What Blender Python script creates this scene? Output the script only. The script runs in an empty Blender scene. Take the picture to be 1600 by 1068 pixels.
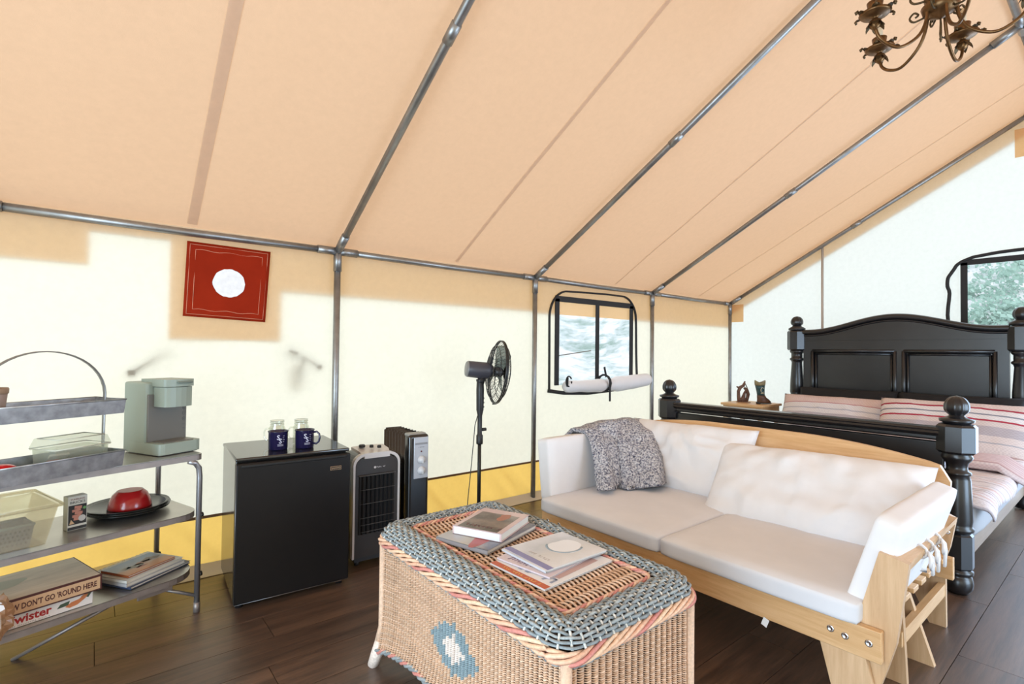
import bpy, bmesh, math, random
from math import sin, cos, pi, radians as RAD
from mathutils import Vector, Matrix, noise as NZ
random.seed(7)
SC = bpy.context.scene
COL = SC.collection

# ------------------------------------------------------------------ camera, world, sun, added fill lights, exposure
CAM_H = 1.25
cam_data = bpy.data.cameras.new('camera')
cam = bpy.data.objects.new('camera', cam_data); COL.objects.link(cam)
cam_data.sensor_fit = 'HORIZONTAL'; cam_data.sensor_width = 36.0
cam_data.lens = 36.0 * 802.04 / 1600.0
cam_data.clip_start = 0.05; cam_data.clip_end = 400
_y, _p, _r = RAD(50.843), RAD(1.1127), RAD(0.6606)
_f = Vector((cos(_y)*cos(_p), sin(_y)*cos(_p), sin(_p)))
_rt = Vector((sin(_y), -cos(_y), 0)); _up = _rt.cross(_f)
_R = cos(_r)*_rt + sin(_r)*_up; _U = -sin(_r)*_rt + cos(_r)*_up
cam.matrix_world = Matrix(((_R.x, _U.x, -_f.x, 0), (_R.y, _U.y, -_f.y, 0), (_R.z, _U.z, -_f.z, CAM_H), (0, 0, 0, 1)))
SC.camera = cam

world = bpy.data.worlds.new('daylight_sky'); SC.world = world
world.use_nodes = True
_bg = world.node_tree.nodes['Background']
_bg.inputs['Color'].default_value = (0.86, 0.94, 1.0, 1); _bg.inputs['Strength'].default_value = 2.75

sun_data = bpy.data.lights.new('sun', 'SUN'); sun_data.energy = 2.3; sun_data.angle = RAD(1.0)
sun_data.color = (1.0, 0.95, 0.86)
sun = bpy.data.objects.new('sun', sun_data); COL.objects.link(sun)
sun.rotation_euler = Vector((-0.35, -0.45, 1.0)).to_track_quat('Z', 'Y').to_euler()   # high sun behind the photographer

near_fill = bpy.data.lights.new('added_near_fill', 'AREA'); near_fill.shape = 'RECTANGLE'
near_fill.size = 2.6; near_fill.size_y = 2.0; near_fill.energy = 165; near_fill.color = (0.60, 0.81, 1.0)
dl = bpy.data.objects.new('added_near_fill', near_fill); COL.objects.link(dl)
dl.location = (-2.05, 0.3, 1.1); dl.rotation_euler = (RAD(90), 0, RAD(-90))  # fill light added in an unseen, made-up doorway behind the camera

side_fill = bpy.data.lights.new('added_side_fill', 'AREA'); side_fill.shape = 'RECTANGLE'
side_fill.size = 1.7; side_fill.size_y = 1.9; side_fill.energy = 120; side_fill.color = (0.52, 0.74, 1.0)
sl = bpy.data.objects.new('added_side_fill', side_fill); COL.objects.link(sl)
sl.location = (3.5, -2.30, 1.02); sl.rotation_euler = (RAD(90), 0, 0)          # fill light added at an invented doorway in the side wall
far_fill = bpy.data.lights.new('added_gable_fill', 'AREA'); far_fill.shape = 'RECTANGLE'
far_fill.size = 1.15; far_fill.size_y = 1.95; far_fill.energy = 52; far_fill.color = (0.50, 0.70, 1.0)
fl_ = bpy.data.objects.new('added_gable_fill', far_fill); COL.objects.link(fl_)
fl_.location = (6.24, -0.165, 1.0); fl_.rotation_euler = (RAD(90), 0, RAD(90))          # fill light added in a made-up doorway beside the bed

SC.view_settings.view_transform = 'Standard'; SC.view_settings.look = 'None'
SC.view_settings.exposure = -0.25; SC.view_settings.gamma = 1.0; SC.view_settings.use_curve_mapping = False

# ------------------------------------------------------------------ materials
MATS = {}
class NT:
    """small node helper"""
    def __init__(s, name):
        s.m = bpy.data.materials.new(name); s.m.use_nodes = True
        s.t = s.m.node_tree; s.n = s.t.nodes; s.l = s.t.links
        s.bsdf = s.n['Principled BSDF']; s.out = s.n['Material Output']
    def new(s, typ, **kw):
        nd = s.n.new(typ)
        for k, v in kw.items():
            if k.startswith('_'): setattr(nd, k[1:], v)
            else:
                key = k.replace('__', ' ')
                nd.inputs[key].default_value = v
        return nd
    def link(s, a, b): s.l.new(a, b)
    def ramp(s, fac, stops):
        r = s.n.new('ShaderNodeValToRGB'); e = r.color_ramp.elements
        while len(e) < len(stops): e.new(0.5)
        for i, (p, c) in enumerate(stops):
            e[i].position = p; e[i].color = (c[0], c[1], c[2], 1)
        s.l.new(fac, r.inputs['Fac']); return r.outputs['Color']
    def coord(s, scale=(1, 1, 1), kind='Object', rot=(0, 0, 0)):
        tc = s.n.new('ShaderNodeTexCoord'); mp = s.n.new('ShaderNodeMapping')
        mp.inputs['Scale'].default_value = scale; mp.inputs['Rotation'].default_value = rot
        s.l.new(tc.outputs[kind], mp.inputs['Vector']); return mp.outputs['Vector']
    def noise(s, vec, scale, detail=4, rough=0.55, dist=0.0):
        nd = s.new('ShaderNodeTexNoise', Scale=scale, Detail=detail, Roughness=rough, Distortion=dist)
        if vec is not None: s.l.new(vec, nd.inputs['Vector'])
        return nd.outputs['Fac']
    def bump(s, h, strength, dist=0.01):
        b = s.new('ShaderNodeBump', Strength=strength, Distance=dist)
        s.l.new(h, b.inputs['Height']); s.l.new(b.outputs['Normal'], s.bsdf.inputs['Normal']); return b.outputs['Normal']

def mat(name, col, rough=0.5, metal=0.0, var=0.0, vscale=20, bump=0.0, bscale=60, spec=None, coat=0.0, stretch=(1, 1, 1)):
    if name in MATS: return MATS[name]
    t = NT(name); b = t.bsdf
    b.inputs['Base Color'].default_value = (*col, 1); b.inputs['Roughness'].default_value = rough
    b.inputs['Metallic'].default_value = metal
    if spec is not None: b.inputs['Specular IOR Level'].default_value = spec
    if coat: b.inputs['Coat Weight'].default_value = coat; b.inputs['Coat Roughness'].default_value = 0.15
    if var or bump: v = t.coord(stretch)
    if var:
        f = t.noise(v, vscale)
        lo = [max(0, c*(1-var)) for c in col]; hi = [min(1, c*(1+var)) for c in col]
        t.link(t.ramp(f, [(0.3, lo), (0.7, hi)]), b.inputs['Base Color'])
    if bump: t.bump(t.noise(v, bscale, 3), bump, 0.004)
    MATS[name] = t.m; return t.m

def canvas_mat(name, trans, refl, fac=0.55, weave=True):
    t = NT(name); t.n.remove(t.bsdf)
    d = t.new('ShaderNodeBsdfDiffuse'); tr = t.new('ShaderNodeBsdfTranslucent')
    v = t.coord()
    f = t.noise(v, 26, 6, 0.7)
    for nd, c in ((d, refl), (tr, trans)):
        t.link(t.ramp(f, [(0.25, [k*0.955 for k in c]), (0.75, [min(1, k*1.03) for k in c])]), nd.inputs['Color'])
    mx = t.new('ShaderNodeMixShader'); mx.inputs[0].default_value = fac
    t.link(d.outputs[0], mx.inputs[1]); t.link(tr.outputs[0], mx.inputs[2]); t.link(mx.outputs[0], t.out.inputs['Surface'])
    if weave:
        b = t.new('ShaderNodeBump', Strength=0.12, Distance=0.003)
        t.link(t.noise(v, 240, 2), b.inputs['Height'])
        t.link(b.outputs[0], d.inputs['Normal']); t.link(b.outputs[0], tr.inputs['Normal'])
    MATS[name] = t.m; return t.m

def wood_mat(name, dark, light, rough=0.45, axis=1, scale=1.0, spec=0.4, per_object=False, knots=False, coat=0.0):
    """grain runs along the given object axis"""
    t = NT(name); b = t.bsdf
    sc = [9*scale]*3; sc[axis] = 0.7*scale
    tc = t.n.new('ShaderNodeTexCoord'); mp = t.n.new('ShaderNodeMapping'); mp.inputs['Scale'].default_value = sc
    src = tc.outputs['Object']
    if per_object:
        oi = t.n.new('ShaderNodeObjectInfo'); ad = t.n.new('ShaderNodeVectorMath'); ad.operation = 'ADD'
        mu = t.n.new('ShaderNodeMath'); mu.operation = 'MULTIPLY'; mu.inputs[1].default_value = 37.0
        t.link(oi.outputs['Random'], mu.inputs[0]); t.link(src, ad.inputs[0]); t.link(mu.outputs[0], ad.inputs[1]); src = ad.outputs[0]
    t.link(src, mp.inputs['Vector']); v = mp.outputs['Vector']
    f1 = t.noise(v, 1.3, 5, 0.6, 0.9); f2 = t.noise(v, 6.5, 6, 0.7, 0.3)
    ma = t.n.new('ShaderNodeMath'); ma.operation = 'MULTIPLY_ADD'; ma.inputs[1].default_value = 0.45
    t.link(f2, ma.inputs[0])
    m2 = t.n.new('ShaderNodeMath'); m2.operation = 'MULTIPLY'; m2.inputs[1].default_value = 0.55
    t.link(f1, m2.inputs[0]); t.link(m2.outputs[0], ma.inputs[2])
    mid = [(a+c)/2 for a, c in zip(dark, light)]
    colr = t.ramp(ma.outputs[0], [(0.33, dark), (0.5, mid), (0.66, light)])
    if per_object:
        hs = t.n.new('ShaderNodeHueSaturation'); mr = t.n.new('ShaderNodeMapRange')
        mr.inputs['To Min'].default_value = 0.88; mr.inputs['To Max'].default_value = 1.14
        t.link(oi.outputs['Random'], mr.inputs['Value']); t.link(mr.outputs[0], hs.inputs['Value']); t.link(colr, hs.inputs['Color'])
        colr = hs.outputs['Color']
    t.link(colr, b.inputs['Base Color'])
    b.inputs['Roughness'].default_value = rough; b.inputs['Specular IOR Level'].default_value = spec
    if coat: b.inputs['Coat Weight'].default_value = coat; b.inputs['Coat Roughness'].default_value = 0.2 if not per_object else 0.36
    t.bump(f2, 0.12, 0.004)
    MATS[name] = t.m; return t.m

def stripes_mat(name, bands, axis, length, base, rough=0.9, bump=0.25, off=0.0):
    """woven stripes along one object axis; bands = [(pos, colour), ...] constant ramp over 'length' metres, repeating"""
    t = NT(name); b = t.bsdf
    tc = t.n.new('ShaderNodeTexCoord'); sp = t.n.new('ShaderNodeSeparateXYZ'); t.link(tc.outputs['Object'], sp.inputs[0])
    nz = t.noise(tc.outputs['Object'], 9, 2)
    m0 = t.n.new('ShaderNodeMath'); m0.operation = 'MULTIPLY_ADD'; m0.inputs[1].default_value = 0.008
    t.link(nz, m0.inputs[0]); t.link(sp.outputs[axis], m0.inputs[2])
    m1 = t.n.new('ShaderNodeMath'); m1.operation = 'DIVIDE'; m1.inputs[1].default_value = length; ms = t.n.new('ShaderNodeMath'); ms.operation = 'SUBTRACT'; ms.inputs[1].default_value = off; t.link(m0.outputs[0], ms.inputs[0]); t.link(ms.outputs[0], m1.inputs[0])
    m2 = t.n.new('ShaderNodeMath'); m2.operation = 'FRACT'; t.link(m1.outputs[0], m2.inputs[0])
    r = t.n.new('ShaderNodeValToRGB'); r.color_ramp.interpolation = 'CONSTANT'; e = r.color_ramp.elements
    while len(e) < len(bands): e.new(0.5)
    for i, (p, c) in enumerate(bands): e[i].position = p; e[i].color = (*c, 1)
    t.link(m2.outputs[0], r.inputs['Fac'])
    # fine checks across the stripes
    ck = t.n.new('ShaderNodeTexChecker'); ck.inputs['Scale'].default_value = 90
    ck.inputs['Color1'].default_value = (1, 1, 1, 1); ck.inputs['Color2'].default_value = (0.86, 0.84, 0.86, 1)
    t.link(tc.outputs['Object'], ck.inputs['Vector'])
    mx = t.n.new('ShaderNodeMix'); mx.data_type = 'RGBA'; mx.blend_type = 'MULTIPLY'; mx.inputs['Factor'].default_value = 0.7
    t.link(r.outputs['Color'], mx.inputs['A']); t.link(ck.outputs['Color'], mx.inputs['B'])
    t.link(mx.outputs['Result'], b.inputs['Base Color']); b.inputs['Roughness'].default_value = rough
    b.inputs['Specular IOR Level'].default_value = 0.1
    t.bump(t.noise(tc.outputs['Object'], 70, 3), bump, 0.01)
    MATS[name] = t.m; return t.m

def attr_mat(name, rough=0.55, bump=0.0, bscale=200, spec=0.3):
    t = NT(name); a = t.n.new('ShaderNodeAttribute'); a.attribute_name = 'tint'
    v = t.coord(); f = t.noise(v, 120, 3)
    hs = t.n.new('ShaderNodeHueSaturation'); mr = t.n.new('ShaderNodeMapRange')
    mr.inputs['From Min'].default_value = 0.25; mr.inputs['From Max'].default_value = 0.75
    mr.inputs['To Min'].default_value = 0.78; mr.inputs['To Max'].default_value = 1.18
    t.link(f, mr.inputs['Value']); t.link(mr.outputs[0], hs.inputs['Value']); t.link(a.outputs['Color'], hs.inputs['Color'])
    t.link(hs.outputs['Color'], t.bsdf.inputs['Base Color']); t.bsdf.inputs['Roughness'].default_value = rough
    t.bsdf.inputs['Specular IOR Level'].default_value = spec
    if bump: t.bump(t.noise(v, bscale, 2), bump, 0.003)
    MATS[name] = t.m; return t.m

def clear_mat(name, col=(0.95, 0.97, 0.96), haze=0.2, gloss=0.1, rough=0.08):
    t = NT(name); t.n.remove(t.bsdf)
    tr = t.new('ShaderNodeBsdfTransparent'); tr.inputs['Color'].default_value = (*col, 1)
    df = t.new('ShaderNodeBsdfTranslucent'); df.inputs['Color'].default_value = (*col, 1)
    d2 = t.new('ShaderNodeBsdfDiffuse'); d2.inputs['Color'].default_value = (*col, 1)
    gl = t.new('ShaderNodeBsdfGlossy', Roughness=rough)
    m0 = t.new('ShaderNodeMixShader'); m0.inputs[0].default_value = 0.5; t.link(df.outputs[0], m0.inputs[1]); t.link(d2.outputs[0], m0.inputs[2])
    m1 = t.new('ShaderNodeMixShader'); m1.inputs[0].default_value = haze; t.link(tr.outputs[0], m1.inputs[1]); t.link(m0.outputs[0], m1.inputs[2])
    m2 = t.new('ShaderNodeMixShader'); m2.inputs[0].default_value = gloss; t.link(m1.outputs[0], m2.inputs[1]); t.link(gl.outputs[0], m2.inputs[2])
    t.link(m2.outputs[0], t.out.inputs['Surface']); MATS[name] = t.m; return t.m

WHITE_CLOTH = mat('white_cotton', (0.75, 0.745, 0.76), 0.85, var=0.03, vscale=6, bump=0.12, bscale=45, spec=0.15)
CREAM_CLOTH = mat('cream_cotton', (0.70, 0.71, 0.75), 0.85, var=0.03, vscale=6, bump=0.08, bscale=60, spec=0.15)
STEEL = mat('galvanised_pipe', (0.30, 0.30, 0.30), 0.40, 0.9, var=0.15, vscale=14)
PINE = wood_mat('pale_pine', (0.52, 0.285, 0.11), (0.76, 0.51, 0.28), 0.45, axis=1, coat=0.15)
PINE_X = wood_mat('pale_pine_lengthwise', (0.52, 0.285, 0.11), (0.76, 0.51, 0.28), 0.45, axis=0, coat=0.15)
PINE_Z = wood_mat('pale_pine_upright', (0.50, 0.305, 0.155), (0.72, 0.505, 0.31), 0.45, axis=2, coat=0.15)
BLACK_PAINT = mat('black_satin_paint', (0.010, 0.010, 0.012), 0.33, var=0.2, vscale=8, coat=0.25)
BLACK_PLASTIC = mat('black_plastic', (0.012, 0.012, 0.013), 0.35)
BLACK_TAPE = mat('black_webbing', (0.012, 0.012, 0.014), 0.7)
CHROME = mat('chrome', (0.75, 0.75, 0.76), 0.15, 1.0)
PAPER = mat('white_paper', (0.82, 0.82, 0.82), 0.6)

# ------------------------------------------------------------------ mesh helpers
class MB:
    def __init__(s): s.v = []; s.f = []; s.c = []; s.sm = []
    def add(s, vs, fs, col=None, smooth=False):
        o = len(s.v); s.v += [tuple(p) for p in vs]; s.f += [tuple(i+o for i in f) for f in fs]
        s.sm += [smooth]*len(fs); s.c += [col or (1, 1, 1)]*len(vs); return s
    def box(s, c, d, rot=None, col=None):
        hx, hy, hz = d[0]/2, d[1]/2, d[2]/2
        vs = [Vector((x, y, z)) for x in (-hx, hx) for y in (-hy, hy) for z in (-hz, hz)]
        if rot is not None: vs = [rot @ p for p in vs]
        c = Vector(c); vs = [p + c for p in vs]
        return s.add(vs, [(0, 1, 3, 2), (4, 6, 7, 5), (0, 4, 5, 1), (2, 3, 7, 6), (0, 2, 6, 4), (1, 5, 7, 3)], col)
    def tube(s, pts, r, n=8, closed=False, col=None, caps=True, flat=1.0):
        pts = [Vector(p) for p in pts]; m = len(pts)
        rr = r if isinstance(r, (list, tuple)) else [r]*m
        vs = []; prev = None
        for i, p in enumerate(pts):
            a = pts[(i-1) % m] if (closed or i > 0) else p
            b = pts[(i+1) % m] if (closed or i < m-1) else p
            t = (b-a)
            t = t.normalized() if t.length > 1e-9 else Vector((0, 0, 1))
            if prev is None:
                ref = Vector((0, 0, 1)) if abs(t.z) < 0.9 else Vector((1, 0, 0))
                nx = t.cross(ref).normalized()
            else:
                nx = prev - t*prev.dot(t)
                nx = nx.normalized() if nx.length > 1e-6 else t.orthogonal().normalized()
            prev = nx; ny = t.cross(nx)
            for k in range(n):
                a_ = 2*pi*k/n
                vs.append(p + nx*(rr[i]*cos(a_)) + ny*(rr[i]*flat*sin(a_)))
        fs = []
        for i in range(m if closed else m-1):
            j = (i+1) % m
            for k in range(n):
                l = (k+1) % n; fs.append((i*n+k, i*n+l, j*n+l, j*n+k))
        if caps and not closed:
            fs.append(tuple(range(n-1, -1, -1))); fs.append(tuple((m-1)*n+k for k in range(n)))
        return s.add(vs, fs, col, True)
    def lathe(s, prof, n=24, c=(0, 0, 0), axis='z', col=None, smooth=True, phase=0.0, lobes=None):
        vs = []; fs = []; m = len(prof)
        for r, z in prof:
            for k in range(n):
                a = 2*pi*k/n + phase
                q = r if not lobes else r*(1+lobes[1]*abs(cos(a*lobes[0]/2)))
                p = (q*cos(a), q*sin(a), z)
                if axis == 'x': p = (z, p[0], p[1])
                elif axis == 'y': p = (p[0], z, p[1])
                vs.append((p[0]+c[0], p[1]+c[1], p[2]+c[2]))
        for i in range(m-1):
            for k in range(n):
                l = (k+1) % n; fs.append((i*n+k, i*n+l, (i+1)*n+l, (i+1)*n+k))
        if prof[0][0] > 1e-5 and not (abs(prof[0][1]-prof[1][1]) < 1e-6 and prof[1][0] < prof[0][0]): fs.append(tuple(range(n-1, -1, -1)))
        if prof[-1][0] > 1e-5 and not (abs(prof[-1][1]-prof[-2][1]) < 1e-6 and prof[-2][0] < prof[-1][0]): fs.append(tuple((m-1)*n+k for k in range(n)))
        if axis == 'y': fs = [f[::-1] for f in fs]
        return s.add(vs, fs, col, smooth)
    def prism(s, poly, a, b, axis='x', col=None, smooth=False):
        """poly in the plane across 'axis' (y,z / x,z / x,y), extruded from a to b"""
        n = len(poly)
        def P(q, t):
            return (t, q[0], q[1]) if axis == 'x' else (q[0], t, q[1]) if axis == 'y' else (q[0], q[1], t)
        vs = [P(q, a) for q in poly] + [P(q, b) for q in poly]
        fs = [tuple(range(n)), tuple(range(2*n-1, n-1, -1))] + [(i, (i+1) % n, n+(i+1) % n, n+i) for i in range(n)]
        return s.add(vs, fs, col, smooth)
    def grid(s, fn, nu, nv, col=None, smooth=True, cfn=None):
        vs = [fn(i/nu, j/nv) for i in range(nu+1) for j in range(nv+1)]
        fs = [(i*(nv+1)+j, (i+1)*(nv+1)+j, (i+1)*(nv+1)+j+1, i*(nv+1)+j+1) for i in range(nu) for j in range(nv)]
        return s.add(vs, fs, col, smooth)
    def mesh(s, name, tint=False, fix=True):
        me = bpy.data.meshes.new(name); me.from_pydata(s.v, [], s.f)
        me.polygons.foreach_set('use_smooth', s.sm)
        if tint:
            at = me.color_attributes.new('tint', 'FLOAT_COLOR', 'POINT')
            flat = []
            for c in s.c: flat += [c[0], c[1], c[2], 1.0]
            at.data.foreach_set('color', flat)
        if fix:
            bm = bmesh.new(); bm.from_mesh(me); bmesh.ops.recalc_face_normals(bm, faces=bm.faces); bm.to_mesh(me); bm.free()
        me.update(); return me
    def build(s, name, m, parent=None, tint=False, loc=None, rot=None, fix=True):
        return link(name, s.mesh(name, tint, fix), m, parent, loc, rot)

def link(name, me, m, parent=None, loc=None, rot=None):
    o = bpy.data.objects.new(name, me); COL.objects.link(o)
    if m is not None:
        if len(me.materials) == 0: me.materials.append(m)
    if parent is not None: o.parent = parent
    if loc is not None: o.location = loc
    if rot is not None: o.rotation_euler = rot
    return o

def thing(name, label, cat, loc=(0, 0, 0), rz=0.0, group=None):
    o = bpy.data.objects.new(name, None); COL.objects.link(o); o.empty_display_size = 0.05
    o.location = loc; o.rotation_euler = (0, 0, rz); tag(o, label, cat, group); return o
def tag(o, label, cat, group=None):
    o['label'] = label; o['category'] = cat
    if group: o['group'] = group
    return o
def struct(o, label=None):
    o['kind'] = 'structure'
    if label: o['label'] = label
    return o
def dup(root, loc=None, rz=None, label=None):
    r = root.copy(); COL.objects.link(r)
    if loc is not None: r.location = loc
    if rz is not None: r.rotation_euler = (0, 0, rz)
    if label: r['label'] = label
    for ch in root.children:
        c = ch.copy(); COL.objects.link(c); c.parent = r
        for g in ch.children:
            d = g.copy(); COL.objects.link(d); d.parent = c
    return r

def rbox(name, size, m, parent=None, c=(0, 0, 0), r=0.005, seg=2, rot=None, smooth=True):
    """box with rounded edges"""
    bm = bmesh.new(); bmesh.ops.create_cube(bm, size=1.0)
    bmesh.ops.scale(bm, vec=size, verts=bm.verts)
    rr = min(r, 0.49*min(size))
    if rr > 0: bmesh.ops.bevel(bm, geom=bm.edges[:], offset=rr, segments=seg, profile=0.5, affect='EDGES', clamp_overlap=True)
    me = bpy.data.meshes.new(name); bm.to_mesh(me); bm.free()
    if smooth:
        for p in me.polygons: p.use_smooth = p.area < 0.6*max(q.area for q in me.polygons) and seg > 1 and len(p.vertices) <= 4 and min((me.vertices[a].co-me.vertices[b].co).length for a, b in p.edge_keys) < rr*1.2
    return link(name, me, m, parent, c, rot)

def soft_box(name, size, m, parent=None, c=(0, 0, 0), r=0.03, cuts=11, puff=0.02, wrinkle=0.004, freq=7.0, rot=None, seed=0, fn=None):
    """upholstered cushion: rounded, puffed and slightly wrinkled"""
    bm = bmesh.new(); bmesh.ops.create_cube(bm, size=2.0)
    bmesh.ops.subdivide_edges(bm, edges=bm.edges[:], cuts=cuts, use_grid_fill=True)
    h = Vector(size)/2
    for v in bm.verts:
        u = v.co.copy(); p = Vector((u.x*h.x, u.y*h.y, u.z*h.z))
        q = Vector([max(-(h[i]-r), min(h[i]-r, p[i])) for i in range(3)])
        d = p-q
        if d.length > 1e-7: p = q + d.normalized()*r
        thin = min(range(3), key=lambda i: h[i]); o = [i for i in range(3) if i != thin]
        k = (1-u[o[0]]**2)*(1-u[o[1]]**2)
        p[thin] += (1 if u[thin] > 0 else -1)*puff*k*abs(u[thin])
        w = NZ.noise(Vector((p.x*freq+seed*3.1, p.y*freq, p.z*freq)))*wrinkle + NZ.noise(Vector((p.x*freq*3+seed, p.y*freq*2, p.z*freq*3)))*wrinkle*0.45
        p += p.normalized()*w
        v.co = fn(p) if fn else p
    me = bpy.data.meshes.new(name); bm.to_mesh(me); bm.free()
    for p in me.polygons: p.use_smooth = True
    return link(name, me, m, parent, c, rot)

def pillow(name, w, h, t, m, parent=None, c=(0, 0, 0), rot=None, seed=0, pinch=0.05, wr=0.012, n=30, fn=None):
    """loose pillow, width along x, height along y, thickness along z"""
    b = MB()
    for sgn in (1, -1):
        def P(a, d, sgn=sgn):
            u, v = 2*a-1, 2*d-1
            k = max(0.0, (1-abs(u)**3.2)*(1-abs(v)**3.2))**0.55
            x = w/2*u*(1-pinch*(1-v*v)*abs(u)); y = h/2*v*(1-pinch*(1-u*u)*abs(v))
            q = Vector((x*4+seed*7.3, y*4, sgn*3))
            ca = NZ.noise(Vector((x*2.2+seed, y*2.2, 1.7)))*2.5; fd = x*cos(ca)*7+y*sin(ca)*7+seed
            wrn = (1-abs(NZ.noise(Vector((fd, x*1.2+seed, y*1.2)))*2.2))**3*wr*0.55 + NZ.noise(q)*wr + NZ.noise(q*2.7+Vector((5, 1, 0)))*wr*0.5 + abs(NZ.noise(Vector((x*9+y*5+seed, y*6-x*3, seed))))*wr*0.7
            p = Vector((x, y, sgn*(t/2*k) + wrn*k*sgn + NZ.noise(Vector((x*5+seed, y*5, 9)))*0.006))
            return fn(p) if fn else p
        b.grid(P, n, n)
    o = b.build(name, m, parent, loc=c, rot=rot, fix=False)
    bm = bmesh.new(); bm.from_mesh(o.data); bmesh.ops.remove_doubles(bm, verts=bm.verts, dist=0.0006)
    bmesh.ops.recalc_face_normals(bm, faces=bm.faces); bm.to_mesh(o.data); bm.free()
    return o

_text_cache = {}
def text(s, size, m, parent, loc, rot, name='lettering', align='CENTER', depth=0.0006, shear=0.0, sx=1.0, bold=0.0):
    cu = bpy.data.curves.new('lettering', 'FONT'); cu.body = s; cu.size = size; cu.extrude = depth/2
    cu.align_x = align; cu.align_y = 'CENTER'; cu.shear = shear; cu.offset = bold; cu.resolution_u = 2
    tmp = bpy.data.objects.new('tmp_text', cu); COL.objects.link(tmp)
    dg = bpy.context.evaluated_depsgraph_get(); me = bpy.data.meshes.new_from_object(tmp.evaluated_get(dg))
    bpy.data.objects.remove(tmp); bpy.data.curves.remove(cu)
    if sx != 1.0:
        for v in me.vertices: v.co.x *= sx
    me.materials.clear()
    return link(name, me, m, parent, loc, rot)
def smooth(pts, k=4):
    """Catmull-Rom points through a path"""
    P = [Vector(p) for p in pts]; out = []
    for i in range(len(P)-1):
        a, b_, c, d = P[max(0, i-1)], P[i], P[i+1], P[min(len(P)-1, i+2)]
        for j in range(k):
            t = j/k; out.append(0.5*((2*b_)+(c-a)*t+(2*a-5*b_+4*c-d)*t*t+(3*b_-a-3*c+d)*t**3))
    return out+[P[-1]]
def arc(n, a0, a1): return [a0+(a1-a0)*i/n for i in range(n+1)]
# ------------------------------------------------------------------ tent dimensions
XN, XF = -2.16, 6.285          # near and far gable
YL, YR = 3.335, -2.35          # left and right side walls
YRID = 0.485; EAVE = 1.90; SL = 0.54; RID = EAVE + SL*(YL-YRID)
POSTX = [-2.12, -0.47, 1.217, 2.937, 4.612, 6.25]
CANVAS = canvas_mat('cream_canvas', (0.96, 0.905, 0.745), (0.66, 0.61, 0.52), 0.66)
CANVAS_END = canvas_mat('pale_canvas', (0.95, 0.95, 0.90), (0.66, 0.65, 0.62), 0.66)
ROOF_CANVAS = canvas_mat('tan_canvas', (0.97, 0.56, 0.30), (0.56, 0.40, 0.285), 0.215)
FLAP_CANVAS = canvas_mat('tan_flap_canvas', (0.95, 0.58, 0.27), (0.70, 0.48, 0.28), 0.5)
YELLOW = canvas_mat('yellow_vinyl', (1.0, 0.63, 0.16), (0.85, 0.52, 0.14), 0.62, weave=False)
SEAM = canvas_mat('sewn_seam', (0.92, 0.76, 0.60), (0.62, 0.54, 0.46), 0.58, weave=False)
BROWN_TAPE = mat('brown_hem_tape', (0.16, 0.085, 0.04), 0.8)

# floor planks
PLANK = wood_mat('walnut_laminate', (0.022, 0.011, 0.007), (0.145, 0.078, 0.046), 0.42, axis=0, scale=1.5, spec=0.85, per_object=True, coat=0.55)
sub = MB().box(((XN+XF)/2, (YL+YR)/2, -0.035), (XF-XN+0.1, YL-YR+0.1, 0.04)).build('floor', mat('dark_underlay', (0.006, 0.005, 0.004), 0.9))
struct(sub, 'dark walnut laminate plank floor')
PW = 0.2105; PL = 1.29
_pm = {}
def plank_mesh(length):
    key = round(length, 3)
    if key not in _pm:
        bm = bmesh.new(); bmesh.ops.create_cube(bm, size=1.0); bmesh.ops.scale(bm, vec=(length-0.0026, PW-0.0026, 0.015), verts=bm.verts)
        me = bpy.data.meshes.new('floor_plank'); bm.to_mesh(me); bm.free(); me.materials.append(PLANK); _pm[key] = me
    return _pm[key]
row = 0
y = 0.4995 - 14*PW
while y < YL:
    yc = y + PW/2
    if yc > YR and yc < YL+0.1:
        x = XN - ((row*0.471) % 1.0)*PL
        while x < XF:
            a, b = max(x, XN), min(x+PL, XF)
            if b-a > 0.05:
                o = link('floor_plank', plank_mesh(b-a), None, sub, ((a+b)/2, yc, -0.0075))
            x += PL
        row += 1
    y += PW

# canvas sheets
def wob(x, z, s=0.0, a=0.006): return a*NZ.noise(Vector((x*1.1+s, z*0.9, s))) + a*0.4*NZ.noise(Vector((x*4+s, z*2.2, s+4)))
def sheet(b, rects, fn, step=0.11):
    for (u0, u1, v0, v1) in rects:
        nu = max(1, int((u1-u0)/step)); nv = max(1, int((v1-v0)/step))
        b.grid(lambda s, t: fn(u0+(u1-u0)*s, v0+(v1-v0)*t), nu, nv)
WIN = (3.225, 4.285, 0.955, 1.735)
b = MB()
sheet(b, [(XN, WIN[0], 0.30, EAVE+0.02), (WIN[1], XF, 0.30, EAVE+0.02), (WIN[0], WIN[1], 0.30, WIN[2]), (WIN[0], WIN[1], WIN[3], EAVE+0.02)],
      lambda x, z: (x, YL + wob(x, z), z))
wl = struct(b.build('wall_left', CANVAS), 'cream canvas tent side wall with window')
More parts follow.
